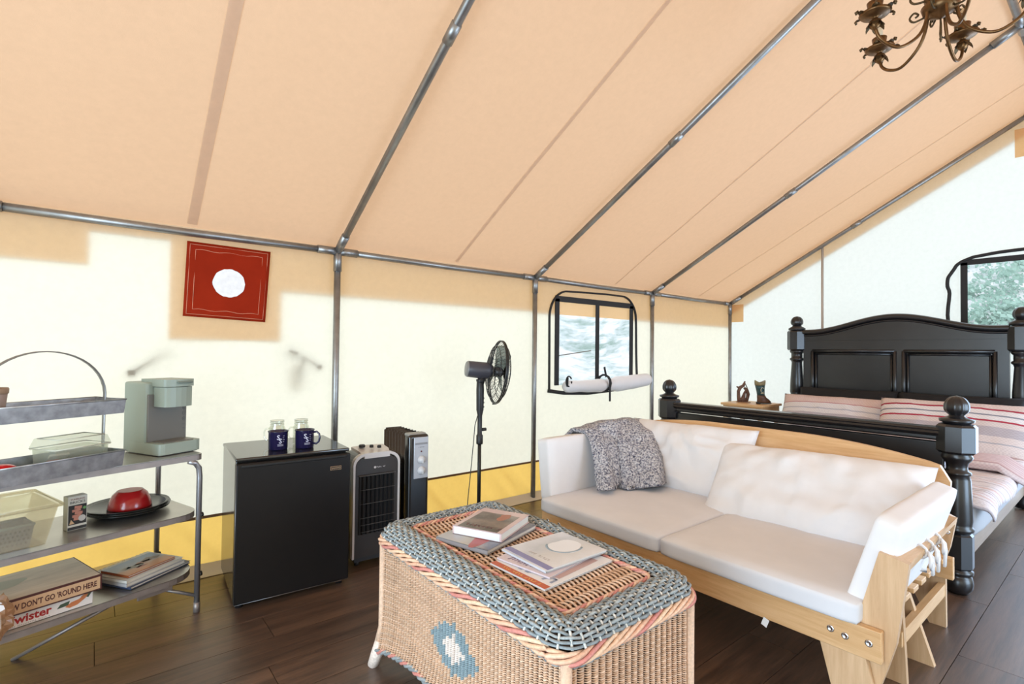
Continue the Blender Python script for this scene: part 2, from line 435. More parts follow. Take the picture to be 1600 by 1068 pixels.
# yellow skirt along the bottom of the wall: tension creases, leaning slightly out at the foot
def skirt_y(x, z): return YL + 0.035*(0.3-z)/0.3 + 0.022*NZ.noise(Vector((x*5.0+z*5, z*1.5, 3))) + 0.012*NZ.noise(Vector((x*15+z*14, z*3, 8)))
MB().grid(lambda s, t: (XN+(XF-XN)*s, skirt_y(XN+(XF-XN)*s, 0.305*t), 0.005+0.30*t), 420, 12).build('skirt', YELLOW, wl)['label'] = 'yellow vinyl skirt along the foot of the wall'
MB().box(((XN+XF)/2, YL-0.006, 0.305), (XF-XN, 0.008, 0.014)).build('hem_tape', BROWN_TAPE, wl)
MB().grid(lambda s, t: (XN+(XF-XN)*s, YL-0.10+0.11*t+0.012*NZ.noise(Vector((s*40, t, 2))), 0.004+0.035*t*t+0.004*NZ.noise(Vector((s*60, t*2, 5)))), 150, 4).build('ground_flap', mat('pale_ground_cloth', (0.55, 0.50, 0.44), 0.8), wl)
# outer rain-fly valance hanging close outside the wall top, cut away beside the stove-pipe flap
b = MB()
for (x0, x1, z0) in ((XN, -0.03, 1.665), (-0.03, 0.31, 1.835), (0.885, 2.95, 1.605), (2.95, XF, 1.595)):
    b.grid(lambda s, t: (x0+(x1-x0)*s, YL+0.016+0.004*t, z0+(EAVE+0.0-z0)*t), max(2, int((x1-x0)*6)), 3)
b.build('valance', FLAP_CANVAS, wl)
b = MB(); b.grid(lambda s, t: (0.312+0.573*s, YL+0.014+0.004*sin(s*7), 1.30+(EAVE-1.30)*t), 6, 6); b.build('stove_pipe_flap', FLAP_CANVAS, wl)
# cords with toggles outside the wall, seen as shadows
b = MB()
b.tube([(0.155, YL+0.012, 1.12), (0.24, YL+0.02, 1.185), (0.33, YL+0.05, 1.255)], 0.009, 6); b.box((0.155, YL+0.012, 1.12), (0.035, 0.012, 0.03))
b.tube([(1.125, YL+0.012, 1.142), (1.04, YL+0.02, 1.20), (0.90, YL+0.05, 1.262)], 0.008, 6); b.box((1.125, YL+0.012, 1.142), (0.03, 0.012, 0.026))
b.box((0.965, YL+0.016, 1.235), (0.06, 0.012, 0.022), Matrix.Rotation(0.3, 3, 'Y'))
b.tube([(1.03, YL+0.016, 1.21), (1.012, YL+0.022, 1.12), (0.985, YL+0.035, 1.03)], 0.008, 6)
b.build('tie_cord', mat('dark_cord', (0.10, 0.08, 0.06), 0.9), wl)
MB().grid(lambda s, t: (0.945+0.075*s, YL+0.035, 1.01+0.16*t), 2, 2).build('hanging_tag', canvas_mat('pale_tag', (0.75, 0.75, 0.76), (0.7, 0.7, 0.7), 0.4, weave=False), wl)

# far gable wall with its window
W2 = (0.49, 1.045, 1.32, 2.13)
def gable_top(y): return EAVE + SL*(YL-y) if y > YRID else EAVE + SL*(y-(2*YRID-YL))
b = MB()
def gable(xw, openings, m, name, s=0.0):
    b = MB(); ys = sorted(set([YR, YL, YRID] + [v for o in openings for v in o[:2]]))
    for y0, y1 in zip(ys, ys[1:]):
        op = [o for o in openings if o[0] <= y0+1e-6 and o[1] >= y1-1e-6]
        spans = [(0.0, None)] if not op else ([(0.0, op[0][2])] if op[0][2] > 0.01 else []) + [(op[0][3], None)]
        nu = max(2, int((y1-y0)/0.12))
        for z0, z1 in spans:
            def P(u, v):
                yy = y0+(y1-y0)*u; zt = gable_top(yy)+0.02 if z1 is None else z1
                zz = z0+(zt-z0)*v; return (xw+wob(yy, zz, s+9), yy, zz)
            b.grid(P, nu, 16)
    return struct(b.build(name, m))
wf = gable(XF+0.02, [W2, (-0.76, 0.43, 0.0, 2.0)], CANVAS_END, 'wall_far'); wf['label'] = 'pale canvas gable end wall behind the bed'  # second opening is the made-up doorway that lets fill light in
wn = gable(XN-0.02, [(-1.2, 1.6, 0.0, 2.15)], CANVAS, 'wall_near', 5); wn['label'] = 'canvas gable wall with a doorway added for daylight'  # unseen opening invented to bring daylight in from behind
b = MB()
for sgn, ya, yb in ((1, YL, YRID), (-1, 2*YRID-YL, YRID)):
    b.grid(lambda s, t: (XF+0.036, ya+(yb-ya)*s, gable_top(ya+(yb-ya)*s)-0.15+0.17*t), 12, 2)
b.build('valance', FLAP_CANVAS, wf)
MB().grid(lambda s, t: (XF+0.012, 0.70-0.42*s, 3.02+0.25*t), 3, 3).build('ridge_patch', FLAP_CANVAS, wf)
MB().grid(lambda s, t: (XF+0.012, 3.31-0.16*s, 1.66+0.22*t), 3, 3).build('corner_patch', FLAP_CANVAS, wf)
b = MB(); sheet(b, [(XN, 2.6, 0.0, EAVE+0.02), (4.4, XF, 0.0, EAVE+0.02)], lambda x, z: (x, YR+wob(x, z, 3), z), 0.3); wr = struct(b.build('wall_right', CANVAS)); wr['label'] = 'sunlit canvas side wall with a doorway added for daylight'  # gap between the sheets is an invented opening for daylight

# roof: two slopes, sagging a little between the rafters
b = MB()
def sag(x):
    for a, c in zip(POSTX, POSTX[1:]):
        if a <= x <= c: return sin(pi*(x-a)/(c-a))
    return 0.0
def roofP(x, y):
    e = min(1.0, abs(YL-y)/0.4)
    return (x, y, gable_top(y)+0.028 + 0.012*sag(x)*e + wob(x, y, 2, 0.008)*e)
b.grid(lambda s, t: roofP(XN-0.08+(XF-XN+0.16)*s, YL+0.06-(YL+0.06-YRID)*t), 90, 26)
b.grid(lambda s, t: roofP(XN-0.08+(XF-XN+0.16)*s, YRID-(YRID-YR)*t), 60, 18)
ceil = struct(b.build('ceiling', ROOF_CANVAS), 'tan canvas tent roof')
for xe, xt, w in ((0.407, 0.37, 0.024), (2.14, 2.12, 0.013), (4.02, 3.85, 0.008), (5.556, 5.70, 0.006)):
    def P(s, t):
        yy = YL-0.02-(YL-YRID-0.02)*s; xx = xe+(xt-xe)*s+(t-0.5)*2*w; p = roofP(xx, yy); return (p[0], p[1], p[2]-0.004)
    MB().grid(P, 26, 1).build('seam', SEAM, ceil)

# galvanised pipe frame
tf = thing('tent_frame', 'galvanised steel pipe frame holding up the canvas tent', 'frame')
PR = 0.021
E0 = (YL-0.035, EAVE-0.01)
for i, x in enumerate(POSTX):
    MB().tube([(x, E0[0], 0.0), (x, E0[0], E0[1])], PR, 10).build('post', STEEL, tf)
    MB().tube([(x, YR+0.04, 0.0), (x, YR+0.04, E0[1])], PR, 8).build('post', STEEL, tf)
    xt = x + (0.03 if x < 6 else 0.0) - (0.0 if x > 1 else 0.0)
    xt = {1.217: 1.165, 2.937: 2.885, 4.612: 4.66}.get(x, x)
    rz = gable_top(YRID)-0.012
    MB().tube([(x, *E0), (x+(xt-x)*0.5, (E0[0]+YRID)/2, (E0[1]+rz)/2-0.004), (xt, YRID, rz)], PR, 10).build('rafter', STEEL, tf)
    MB().tube([(x, YR+0.04, E0[1]), (xt, YRID, rz)], PR, 8).build('rafter', STEEL, tf)
    ft = MB()
    ft.tube([(x, E0[0], E0[1]-0.13), (x, E0[0], E0[1]+0.015)], PR+0.005, 10)
    dy, dz = (YRID-E0[0]), (rz-E0[1]); L = math.hypot(dy, dz); k = 0.16/L
    ft.tube([(x, *E0), (x+(xt-x)*k, E0[0]+dy*k, E0[1]+dz*k)], PR+0.005, 10)
    for sg in (-1, 1):
        if XN < x+sg*0.15 < XF: ft.tube([(x, *E0), (x+sg*0.13, *E0)], PR+0.005, 10)
    ft.build('elbow_fitting', STEEL, tf)
    rf = MB(); rf.tube([(xt-0.12, YRID, rz), (xt+0.12, YRID, rz)], PR+0.006, 10); rf.tube([(xt, YRID, rz), (xt+(x-xt)*0.05, YRID+(E0[0]-YRID)*0.05, rz+(E0[1]-rz)*0.05)], PR+0.006, 10); rf.build('ridge_fitting', STEEL, tf)
    # rafter sleeve half way up
    ya = E0[0]+dy*0.48; za = E0[1]+dz*0.48; xa = x+(xt-x)*0.48
    MB().tube([(xa, ya, za-0.004), (xa+(xt-x)*0.03, ya+dy*0.03, za+dz*0.03-0.004)], PR+0.004, 10).build('sleeve', STEEL, tf)
for x0, x1 in zip(POSTX, POSTX[1:]):
    MB().tube([(x0, *E0), ((x0+x1)/2, E0[0], E0[1]-0.006), (x1, *E0)], PR, 10).build('eave_pipe', STEEL, tf)
    MB().tube([(x0, YRID, gable_top(YRID)-0.012), (x1, YRID, gable_top(YRID)-0.012)], PR, 10).build('ridge_pipe', STEEL, tf)
MB().tube([(XF-0.01, 2.244, 0.0), (XF-0.01, 2.244, gable_top(2.244)-0.02)], 0.013, 8).build('gable_pole', mat('weathered_pole', (0.42, 0.37, 0.33), 0.6), tf)

# side window: webbing border, zip, clear screen, rolled-up flap
def window_zip(b, pts, r=0.011): b.tube(pts, r, 6, flat=0.6)
SCREEN = clear_mat('window_screen', (0.97, 0.985, 0.99), 0.05, 0.02, 0.2)
w1 = bpy.data.objects.new('window_1', None); COL.objects.link(w1); struct(w1, 'zipped canvas window with rolled flap in the side wall')
yw = YL-0.014
x0, x1, z0, z1 = WIN
tk = 0.052
for nm, c, d in (('border_tape', ((x0+x1)/2, yw, z1), (x1-x0+tk, 0.008, tk)), ('border_tape', (x0, yw, (z0+z1)/2), (tk, 0.008, z1-z0)), ('border_tape', (x1, yw, (z0+z1)/2), (tk, 0.008, z1-z0)),
                 ('centre_tape', (3.765, yw, (z0+z1)/2), (0.048, 0.009, z1-z0))):
    MB().box(c, d).build(nm, BLACK_TAPE, w1)
MB().grid(lambda s, t: (x0+(x1-x0)*s, YL, z0+(z1-z0)*t), 2, 2).build('screen', SCREEN, w1)
pts = [(3.135, yw, 0.925), (3.133, yw, 1.2), (3.13, yw, 1.52)] + [(3.36-0.23*cos(a), yw, 1.56+0.25*sin(a)) for a in arc(8, 0.1, pi/2)] + \
      [(3.6, yw, 1.818), (3.9, yw, 1.826)] + [(4.14+0.22*sin(a), yw, 1.60+0.225*cos(a)) for a in arc(8, 0, pi/2-0.1)] + [(4.365, yw, 1.5), (4.37, yw, 1.25), (4.385, yw, 0.98)]
b = MB(); window_zip(b, smooth(pts, 3), 0.015); b.build('zipper', BLACK_TAPE, w1)
b = MB(); b.tube([(3.125, yw, 0.910), (3.3, yw-0.02, 0.885), (3.6, yw-0.03, 0.872), (3.9, yw-0.03, 0.885), (4.2, yw-0.02, 0.905), (4.39, yw, 0.925)], 0.028, 8, flat=0.6); b.build('sill_tape', BLACK_TAPE, w1)
# rolled flap: wrinkled roll sagging at the strap
fl = MB(); n = 40; rr = []; cs = []
for i in range(n+1):
    s = i/n; x = 3.25+1.235*s
    rr.append(0.050+0.012*sin(s*pi)+0.006*NZ.noise(Vector((s*9, 0, 0))) - 0.012*math.exp(-((x-3.79)/0.035)**2)+(0.012 if s > 0.55 else 0)); cs.append((x, yw-0.07+0.008*NZ.noise(Vector((s*5, 3, 0))), 0.948-0.02*sin(pi*s)+0.035*s))
rr[0] *= 0.55; rr[-1] *= 0.8
fl.tube(cs, rr, 14); flo = fl.build('rolled_flap', WHITE_CLOTH, w1)
b = MB(); b.tube([(3.79+0.0, yw-0.07+0.078*cos(a), 0.965+0.078*sin(a)) for a in arc(14, 0, 2*pi)], 0.010, 6, flat=1.6); b.box((3.785, yw-0.145, 0.885), (0.022, 0.006, 0.18)); b.box((3.77, yw-0.10, 1.07), (0.022, 0.006, 0.10), Matrix.Rotation(-0.3, 3, 'Y')); b.build('strap', BLACK_TAPE, flo)
b = MB(); b.tube([(3.27+0.035*cos(a), yw-0.11, 0.995+0.045*sin(a)) for a in arc(12, 0.5, 2*pi)], 0.007, 5); b.tube([(3.25, yw-0.11, 0.95), (3.25, yw-0.115, 1.03)], 0.009, 5); b.build('zipper_pull', BLACK_TAPE, w1)
b = MB(); b.tube([(3.92, YL+0.055, 1.72), (3.935, YL+0.06, 1.63)], 0.006, 5); b.build('hanging_cord', mat('dark_cord', (0.1, 0.08, 0.06), 0.9), w1)

# gable window, its sill hidden by the headboard
w2 = bpy.data.objects.new('window_2', None); COL.objects.link(w2); struct(w2, 'zipped canvas window in the gable wall behind the headboard')
xw = XF-0.004; y0, y1, z0, z1 = W2
for c, d in (((xw, (y0+y1)/2, z1), (0.008, y1-y0+0.05, 0.05)), ((xw, y0, (z0+z1)/2), (0.008, 0.05, z1-z0)), ((xw, y1, (z0+z1)/2), (0.008, 0.05, z1-z0)), ((xw, (y0+y1)/2, z0), (0.008, y1-y0+0.05, 0.05))):
    MB().box(c, d).build('border_tape', BLACK_TAPE, w2)
MB().grid(lambda s, t: (XF+0.018, y0+(y1-y0)*s, z0+(z1-z0)*t), 2, 2).build('screen', SCREEN, w2)
pts = [(xw, 1.165, 1.25), (xw, 1.15, 1.45), (xw, 1.165, 1.65), (xw, 1.15, 1.85), (xw, 1.165, 1.92)] + [(xw, 0.93+0.23*cos(a)+0.006*sin(a*9), 1.95+0.23*sin(a)) for a in arc(7, 0.2, pi/2)] + [(xw, 0.8, 2.195), (xw, 0.62, 2.20)] + [(xw, 0.60-0.14*sin(a), 2.06+0.14*cos(a)) for a in arc(7, 0, pi/2)] + [(xw, 0.46, 1.25)]
b = MB(); b.tube(smooth(pts, 3), 0.015, 6); b.build('zipper', BLACK_TAPE, w2)

# made-up doorway beside the bed with tapes and flap, added for daylight
d1 = bpy.data.objects.new('added_door_1', None); COL.objects.link(d1); struct(d1, 'made-up open doorway added beside the bed to bring in daylight')
for c, d in (((xw, -0.165, 2.0), (0.008, 1.24, 0.05)), ((xw, -0.76, 1.0), (0.008, 0.05, 2.0)), ((xw, 0.43, 1.0), (0.008, 0.05, 2.0))): MB().box(c, d).build('border_tape', BLACK_TAPE, d1)
MB().tube([(xw-0.06, -0.83+0.01*sin(k*1.7), 0.02+k*0.2) for k in range(11)], [0.06+0.01*sin(k*2.3) for k in range(11)], 12).build('rolled_flap', WHITE_CLOTH, d1)

# outdoors: ground and hillside with scrub
HILL = NT('sunlit_scrub_hill'); _v = HILL.coord((0.42, 1.0, 1.0), rot=(0, 0, RAD(-47)))
_f1 = HILL.noise(_v, 1.6, 8, 0.75); HILL.link(HILL.ramp(_f1, [(0.38, (0.14, 0.20, 0.18)), (0.47, (0.29, 0.33, 0.34)), (0.58, (0.50, 0.49, 0.52))]), HILL.bsdf.inputs['Base Color']); HILL.bsdf.inputs['Roughness'].default_value = 1.0
b = MB()
def hz(x, y):
    dL = max(0.0, y-4.6); dF = max(0.0, x-7.6)
    d = math.hypot(dL, dF)
    return -0.25 + 0.44*d - 0.0012*d*d + (0.25*NZ.noise(Vector((x*0.5, y*0.5, 0)))+0.12*NZ.noise(Vector((x*1.9, y*1.9, 0))))*min(1, d/2)
b.grid(lambda s, t: ((-14+44*s), (-14+44*t), hz(-14+44*s, -14+44*t)), 120, 120)
struct(b.build('ground', HILL.m), 'grassy hillside outside the tent')
bounce = struct(MB().box((1.5, 0.0, -0.16), (15.0, 11.0, 0.04)).build('bounce_pad', mat('pale_bounce', (0.64, 0.61, 0.56), 0.95, var=0.15, vscale=8)), 'pale pad added around the tent to bounce light')  # unseen pale surface added to bounce light up onto the canvas walls
random.seed(11)
LEAF = canvas_mat('scrub_leaves', (0.36, 0.52, 0.44), (0.32, 0.46, 0.42), 0.4, weave=False)
b = MB()
for i in range(330):
    if i < 240: cx, cy = random.uniform(9.3, 17), random.uniform(-4, 7)
    else: cx, cy = random.uniform(2, 22), random.uniform(11, 22)
    z = hz(cx, cy); R = random.uniform(0.2, 0.6)
    for k in range(150):
        d = Vector((random.gauss(0, 1), random.gauss(0, 1), random.gauss(0, 1))).normalized()
        p = Vector((cx, cy, z+R*0.5)) + Vector((d.x, d.y, d.z*0.8))*R*random.uniform(0.6, 1.0)
        n = Vector((random.gauss(0, 1), random.gauss(0, 1), random.gauss(0, 1))).normalized(); t = n.orthogonal().normalized(); q = n.cross(t); s = random.uniform(0.012, 0.04)
        b.add([p+t*s*1.6, p+q*s, p-t*s*1.6, p-q*s], [(0, 1, 2, 3)])
o = b.build('scrub', LEAF, fix=False); o['kind'] = 'stuff'; tag(o, 'green scrub leaves growing over the hillside outside', 'shrubs')
# guy rope outside the window
b = MB(); b.tube([(2.2, 4.6, 0.95), (5.2, 4.7, 1.28)], 0.007, 5); o = b.build('guy_rope', mat('dark_cord', (0.1, 0.08, 0.06), 0.9)); tag(o, 'thin guy rope stretched outside the side window', 'rope')
# ------------------------------------------------------------------ four-poster bed
BFX, BHX = 3.59, 6.0; BY0, BY1 = 0.63, 2.40
bed = thing('bed', 'black painted wooden bed with turned posts and arched panelled headboard', 'bed', ((BFX+BHX)/2, (BY0+BY1)/2, 0))
bo = Vector(bed.location)
def B(x, y, z): return (x-bo.x, y-bo.y, z-bo.z)
def oct_block(x, y, za, zb, r):
    c = 0.012
    return MB().lathe([(r-c, za), (r, za+c), (r, zb-c), (r-c, zb)], 8, B(x, y, 0), smooth=False, phase=pi/8)
foot_prof = [(0.0, 0.0), (0.045, 0.004), (0.062, 0.03), (0.066, 0.06), (0.060, 0.092), (0.050, 0.10), (0.066, 0.108), (0.066, 0.124), (0.056, 0.13), (0.056, 0.325), (0.068, 0.332), (0.072, 0.345), (0.062, 0.356), (0.064, 0.372), (0.067, 0.39),
             (0.058, 0.60), (0.052, 0.622), (0.060, 0.628), (0.060, 0.640), (0.046, 0.648), (0.044, 0.668), (0.050, 0.69), (0.064, 0.708), (0.068, 0.72), (0.06, 0.735), (0.06, 0.90), (0.074, 0.905), (0.076, 0.918), (0.05, 0.926), (0.034, 0.935), (0.032, 0.945)]
def finial(x, y, z0, h, r, nm='finial'):
    pr = [(0.030, z0)] + [(r*math.sqrt(max(0.0, 1-((t-0.45)/0.555)**2))*(0.72+0.28*min(1.0, t/0.25)), z0+h*t) for t in [i/14 for i in range(1, 14)]] + [(0.001, z0+h)]
    return MB().lathe(pr, 40, B(x, y, 0), lobes=(10, 0.10)).build(nm, BLACK_PAINT, bed)
for y in (BY0, BY1):
    MB().lathe(foot_prof, 28, B(BFX, y, 0)).build('post', BLACK_PAINT, bed)
    oct_block(BFX, y, 0.738, 0.892, 0.088).build('post_block', BLACK_PAINT, bed)
    oct_block(BFX, y, 0.132, 0.322, 0.070).build('post_block', BLACK_PAINT, bed)
    finial(BFX, y, 0.932, 0.112, 0.051)
    hp = [(0.0, 0.0), (0.055, 0.01), (0.06, 0.06), (0.05, 0.1), (0.055, 0.11), (0.055, 0.70), (0.062, 0.72), (0.072, 0.80), (0.074, 0.815), (0.060, 0.825), (0.068, 0.85), (0.066, 0.95), (0.052, 1.17), (0.058, 1.19), (0.07, 1.20), (0.07, 1.215), (0.056, 1.225), (0.056, 1.27), (0.07, 1.285), (0.07, 1.30), (0.06, 1.31), (0.06, 1.52), (0.082, 1.525), (0.084, 1.545), (0.05, 1.565), (0.040, 1.58)]
    MB().lathe(hp, 28, B(BHX, y, 0)).build('post', BLACK_PAINT, bed)
    oct_block(BHX, y, 1.305, 1.518, 0.095).build('post_block', BLACK_PAINT, bed)
    finial(BHX, y, 1.562, 0.118, 0.056)
# headboard: arched board with two sunk panels
hy0, hy1 = BY0+0.075, BY1-0.075
def crest(y):
    u = abs((y-(hy0+hy1)/2)/((hy1-hy0)/2)); s = 0.5+0.5*cos(pi*min(1, u/0.92)); return 1.508+0.135*s
n = 40
def board(b, ya, yb, zlo, zhi, xa, xb, k=1):
    ys = [ya+(yb-ya)*i/k for i in range(k+1)]
    b.prism([(q-bo.y, zlo(q) if callable(zlo) else zlo) for q in ys] + [(q-bo.y, zhi(q) if callable(zhi) else zhi) for q in ys[::-1]], xa-bo.x, xb-bo.x)
p1 = (hy0+0.09, 1.435); p2 = (1.505, hy1-0.09); PT, PB = 1.300, 0.62
b = MB()
board(b, hy0, hy1, 0.35, PB, 5.975, 6.02); board(b, hy0, p1[0], PB, PT, 5.975, 6.02); board(b, p1[1], p2[0], PB, PT, 5.975, 6.02); board(b, p2[1], hy1, PB, PT, 5.975, 6.02)
board(b, hy0, hy1, PT, 1.405, 5.975, 6.02); board(b, hy0, hy1, 1.411, lambda q: crest(q)-0.03, 5.975, 6.02, n); board(b, hy0+0.01, hy1-0.01, 1.40, 1.415, 5.985, 6.02)
b.build('headboard', BLACK_PAINT, bed)
b = MB(); b.prism([], 0, 0) if False else None
ys = [hy0+(hy1-hy0)*i/n for i in range(n+1)]
for off, zr, xr in ((0.0, 0.030, 0.045), (0.042, 0.012, 0.032)):
    b.grid(lambda s, t: (6.0+xr*cos(2*pi*t)-bo.x - 0.01, hy0+(hy1-hy0)*s-bo.y, crest(hy0+(hy1-hy0)*s)-off-zr*0.3+zr*sin(2*pi*t)), n, 10)
b.build('crest_moulding', BLACK_PAINT, bed)
for ya, yb in (p1, p2):
    MB().box(B(6.008, (ya+yb)/2, (PT+PB)/2), (0.012, yb-ya+0.01, PT-PB+0.01)).build('panel', BLACK_PAINT, bed)
    m = MB()
    for (a, c_) in (((ya, PB), (yb, PB)), ((yb, PB), (yb, PT)), ((yb, PT), (ya, PT)), ((ya, PT), (ya, PB))):
        m.tube([B(5.980, *a), B(5.980, *c_)], 0.018, 8); 
    for (a, c_) in (((ya+0.03, PB+0.03), (yb-0.03, PB+0.03)), ((yb-0.03, PB+0.03), (yb-0.03, PT-0.03)), ((yb-0.03, PT-0.03), (ya+0.03, PT-0.03)), ((ya+0.03, PT-0.03), (ya+0.03, PB+0.03))):
        m.tube([B(5.992, *a), B(5.992, *c_)], 0.011, 8)
    m.build('panel_moulding', BLACK_PAINT, bed)
# footboard
fy0, fy1 = BY0+0.05, BY1-0.05
rbox('footboard', (0.035, fy1-fy0, 0.50), BLACK_PAINT, bed, B(BFX, (fy0+fy1)/2, 0.54), 0.006)
prof = [(-0.048, 0.800), (-0.030, 0.806), (-0.030, 0.820), (-0.044, 0.826), (-0.050, 0.838), (-0.044, 0.850), (-0.052, 0.856), (-0.046, 0.868), (0.046, 0.868), (0.052, 0.856), (0.044, 0.850), (0.05, 0.838), (0.044, 0.826), (0.030, 0.820), (0.03, 0.806), (0.048, 0.80)]
MB().prism([(BFX-bo.x+q[0], q[1]) for q in prof], fy0-bo.y, fy1-bo.y, 'y').build('footboard_rail', BLACK_PAINT, bed)
BED_RAIL = wood_mat('bed_side_rail_wood', (0.20, 0.13, 0.075), (0.30, 0.205, 0.125), 0.4, axis=0)
for y in (BY0+0.005, BY1-0.005): rbox('side_rail', (BHX-BFX-0.1, 0.03, 0.185), BED_RAIL, bed, B((BFX+BHX)/2, y, 0.215), 0.004)
rbox('slat_base', (BHX-BFX-0.1, BY1-BY0-0.06, 0.03), PINE_X, bed, B((BFX+BHX)/2, (BY0+BY1)/2, 0.25), 0.004)
# mattress, quilt
mt = soft_box('mattress', (2.26, 1.80, 0.20), mat('grey_mattress_ticking', (0.42, 0.44, 0.48), 0.9), None, (4.82, 1.465, 0.368), 0.04, 10, 0.0, 0.0); tag(mt, 'grey mattress showing below the striped quilt', 'mattress')
_w, _g, _r, _p = (0.72, 0.68, 0.70), (0.46, 0.40, 0.43), (0.38, 0.10, 0.12), (0.66, 0.50, 0.48)
QUILT = stripes_mat('striped_quilt', [(0, _w), (0.10, _g), (0.13, _w), (0.22, _p), (0.27, _w), (0.36, _r), (0.375, _w), (0.47, _g), (0.50, _w), (0.55, _g), (0.58, _w), (0.70, _p), (0.76, _w), (0.85, (0.55, 0.52, 0.56)), (0.89, _w)], 0, 0.34, _w)
def quilt(s, t):
    x = 3.69 + 2.2*s; w = t*1.985-0.045                      # across, with both edges hanging down
    y0, y1 = 0.505, 2.395; W = y1-y0
    ripple = 0.010*NZ.noise(Vector((x*6, w*5, 1))) + 0.007*NZ.noise(Vector((x*15, w*13, 2)))
    if w < 0.06:
        d = 0.06-w; k = min(1.0, d/0.10); y = y0+0.045*(1-sin(k*pi/2)) - 0.012*sin(x*9+1); z = 0.495-0.05*(1-cos(k*pi/2)) - max(0, d-0.10)*1.0
    elif w > W-0.06:
        d = w-(W-0.06); k = min(1.0, d/0.10); y = y1-0.045*(1-sin(k*pi/2)); z = 0.495-0.05*(1-cos(k*pi/2)) - max(0, d-0.10)
    else: y = y0+0.045+(w-0.06)*(W-0.09)/(W-0.12); z = 0.495+0.02*sin(pi*(w/W))
    e = 1-math.exp(-s*12); z = z-0.06*(1-e)
    return (x, y+ripple*0.6, z+ripple)
qo = MB().grid(quilt, 110, 80).build('quilt', QUILT); tag(qo, 'white, grey and rose striped quilt spread over the bed', 'quilt')
md = qo.modifiers.new('thickness', 'SOLIDIFY'); md.thickness = 0.012; md.offset = 1
_t = (0.60, 0.46, 0.45)
ROSE = stripes_mat('rose_woven_band', [(0, _t), (0.25, (0.50, 0.33, 0.33)), (0.35, _t), (0.6, (0.66, 0.56, 0.55)), (0.8, (0.45, 0.30, 0.31))], 0, 0.06, _t)
fb = soft_box('folded_blanket', (0.42, 2.00, 0.060), ROSE, None, (4.66, 1.44, 0.552), 0.03, 13, 0.006, 0.008, 9, seed=3, fn=lambda p: Vector((p.x, p.y, p.z - (0.10*((abs(p.y)-0.88)/0.12)**2 if abs(p.y) > 0.88 else 0)))); tag(fb, 'rose woven blanket folded across the bed', 'blanket')
# pillows
SH = [(0, (0.66, 0.55, 0.52)), (0.14, (0.36, 0.05, 0.08)), (0.17, (0.72, 0.68, 0.68)), (0.25, (0.24, 0.25, 0.30)), (0.272, (0.72, 0.68, 0.68)), (0.34, (0.40, 0.05, 0.08)), (0.37, (0.66, 0.58, 0.56)), (0.45, (0.46, 0.42, 0.45)), (0.60, (0.68, 0.60, 0.58)), (0.70, (0.42, 0.42, 0.46)), (0.72, (0.70, 0.62, 0.60)), (0.86, (0.52, 0.38, 0.37))]
SHAM_R = stripes_mat('sham_red_stripes', [(p, c) for p, c in SH], 1, -0.52, _w, off=0.25)
SL_ = [(0, (0.66, 0.52, 0.50)), (0.22, (0.46, 0.20, 0.22)), (0.235, (0.70, 0.67, 0.68)), (0.34, (0.48, 0.48, 0.54)), (0.37, (0.70, 0.67, 0.68)), (0.45, (0.45, 0.42, 0.46)), (0.55, (0.70, 0.64, 0.62)), (0.75, (0.46, 0.42, 0.45)), (0.8, (0.66, 0.58, 0.56))]
SHAM_L = stripes_mat('sham_pale_stripes', SL_, 1, -0.50, _w, off=0.22)
def lean(o, cx, cy, cz, tilt): o.matrix_world = Matrix.Translation((cx, cy, cz)) @ Matrix.Rotation(RAD(-90), 4, 'Z') @ Matrix.Rotation(RAD(90-tilt), 4, 'X')
for nm, m, cx, cy, cz, w, h, tl, sd, lab in (
    ('pillow', SHAM_L, 5.50, 1.895, 0.665, 0.94, 0.44, 33, 1, 'pale striped pillow sham beside the nightstand'),
    ('pillow', SHAM_R, 5.34, 0.99, 0.675, 0.98, 0.50, 33, 5, 'striped pillow sham with dark red bands nearest the camera')):
    o = pillow(nm, w, h, 0.17, m, seed=sd, pinch=0.04, wr=0.014); lean(o, cx, cy, cz, tl); tag(o, lab, 'pillow')
DARK_CLOTH = mat('black_cotton', (0.010, 0.009, 0.010), 0.9, bump=0.1, bscale=50)
for cy, sd, lab in ((1.88, 2, 'black pillow behind the pale striped sham'), (1.02, 7, 'black pillow behind the sham with dark red bands')):
    o = pillow('pillow', 0.86, 0.50, 0.13, DARK_CLOTH, seed=sd, pinch=0.04); lean(o, 5.78, cy, 0.685, 20); tag(o, lab, 'pillow', None)

# ------------------------------------------------------------------ pine sofa
SF = 2.03; SY0, SY1 = 0.55, 2.20
sofa = thing('sofa', 'pale pine futon sofa frame with splayed arms', 'sofa', (2.6, 1.4, 0)); so = Vector(sofa.location)
def S(x, y, z): return (x-so.x, y-so.y, z)
rbox('front_rail', (0.03, SY1-SY0, 0.105), PINE, sofa, S(SF+0.015, (SY0+SY1)/2, 0.285), 0.003)
rbox('rear_rail', (0.03, SY1-SY0, 0.10), PINE, sofa, S(3.06, (SY0+SY1)/2, 0.285), 0.003)
for i in range(9): rbox('slat', (0.07, SY1-SY0-0.06, 0.02), PINE, sofa, S(2.12+i*0.115, (SY0+SY1)/2, 0.318), 0.002, 1)
bolt = MB().lathe([(0.0, 0.003), (0.006, 0.003), (0.011, 0.0015), (0.0125, 0.0)], 14, axis='x', smooth=False); bolt_me = None
def bolts(lst):
    global bolt_me
    for p in lst:
        if bolt_me is None:
            mb = MB(); mb.lathe([(0.0125, 0.0), (0.0115, -0.002), (0.007, -0.003), (0.005, -0.0012), (0.0, -0.0012)], 14, axis='x'); bolt_me = mb.mesh('bolt'); bolt_me.materials.append(CHROME)
        link('bolt', bolt_me, None, sofa, S(*p))
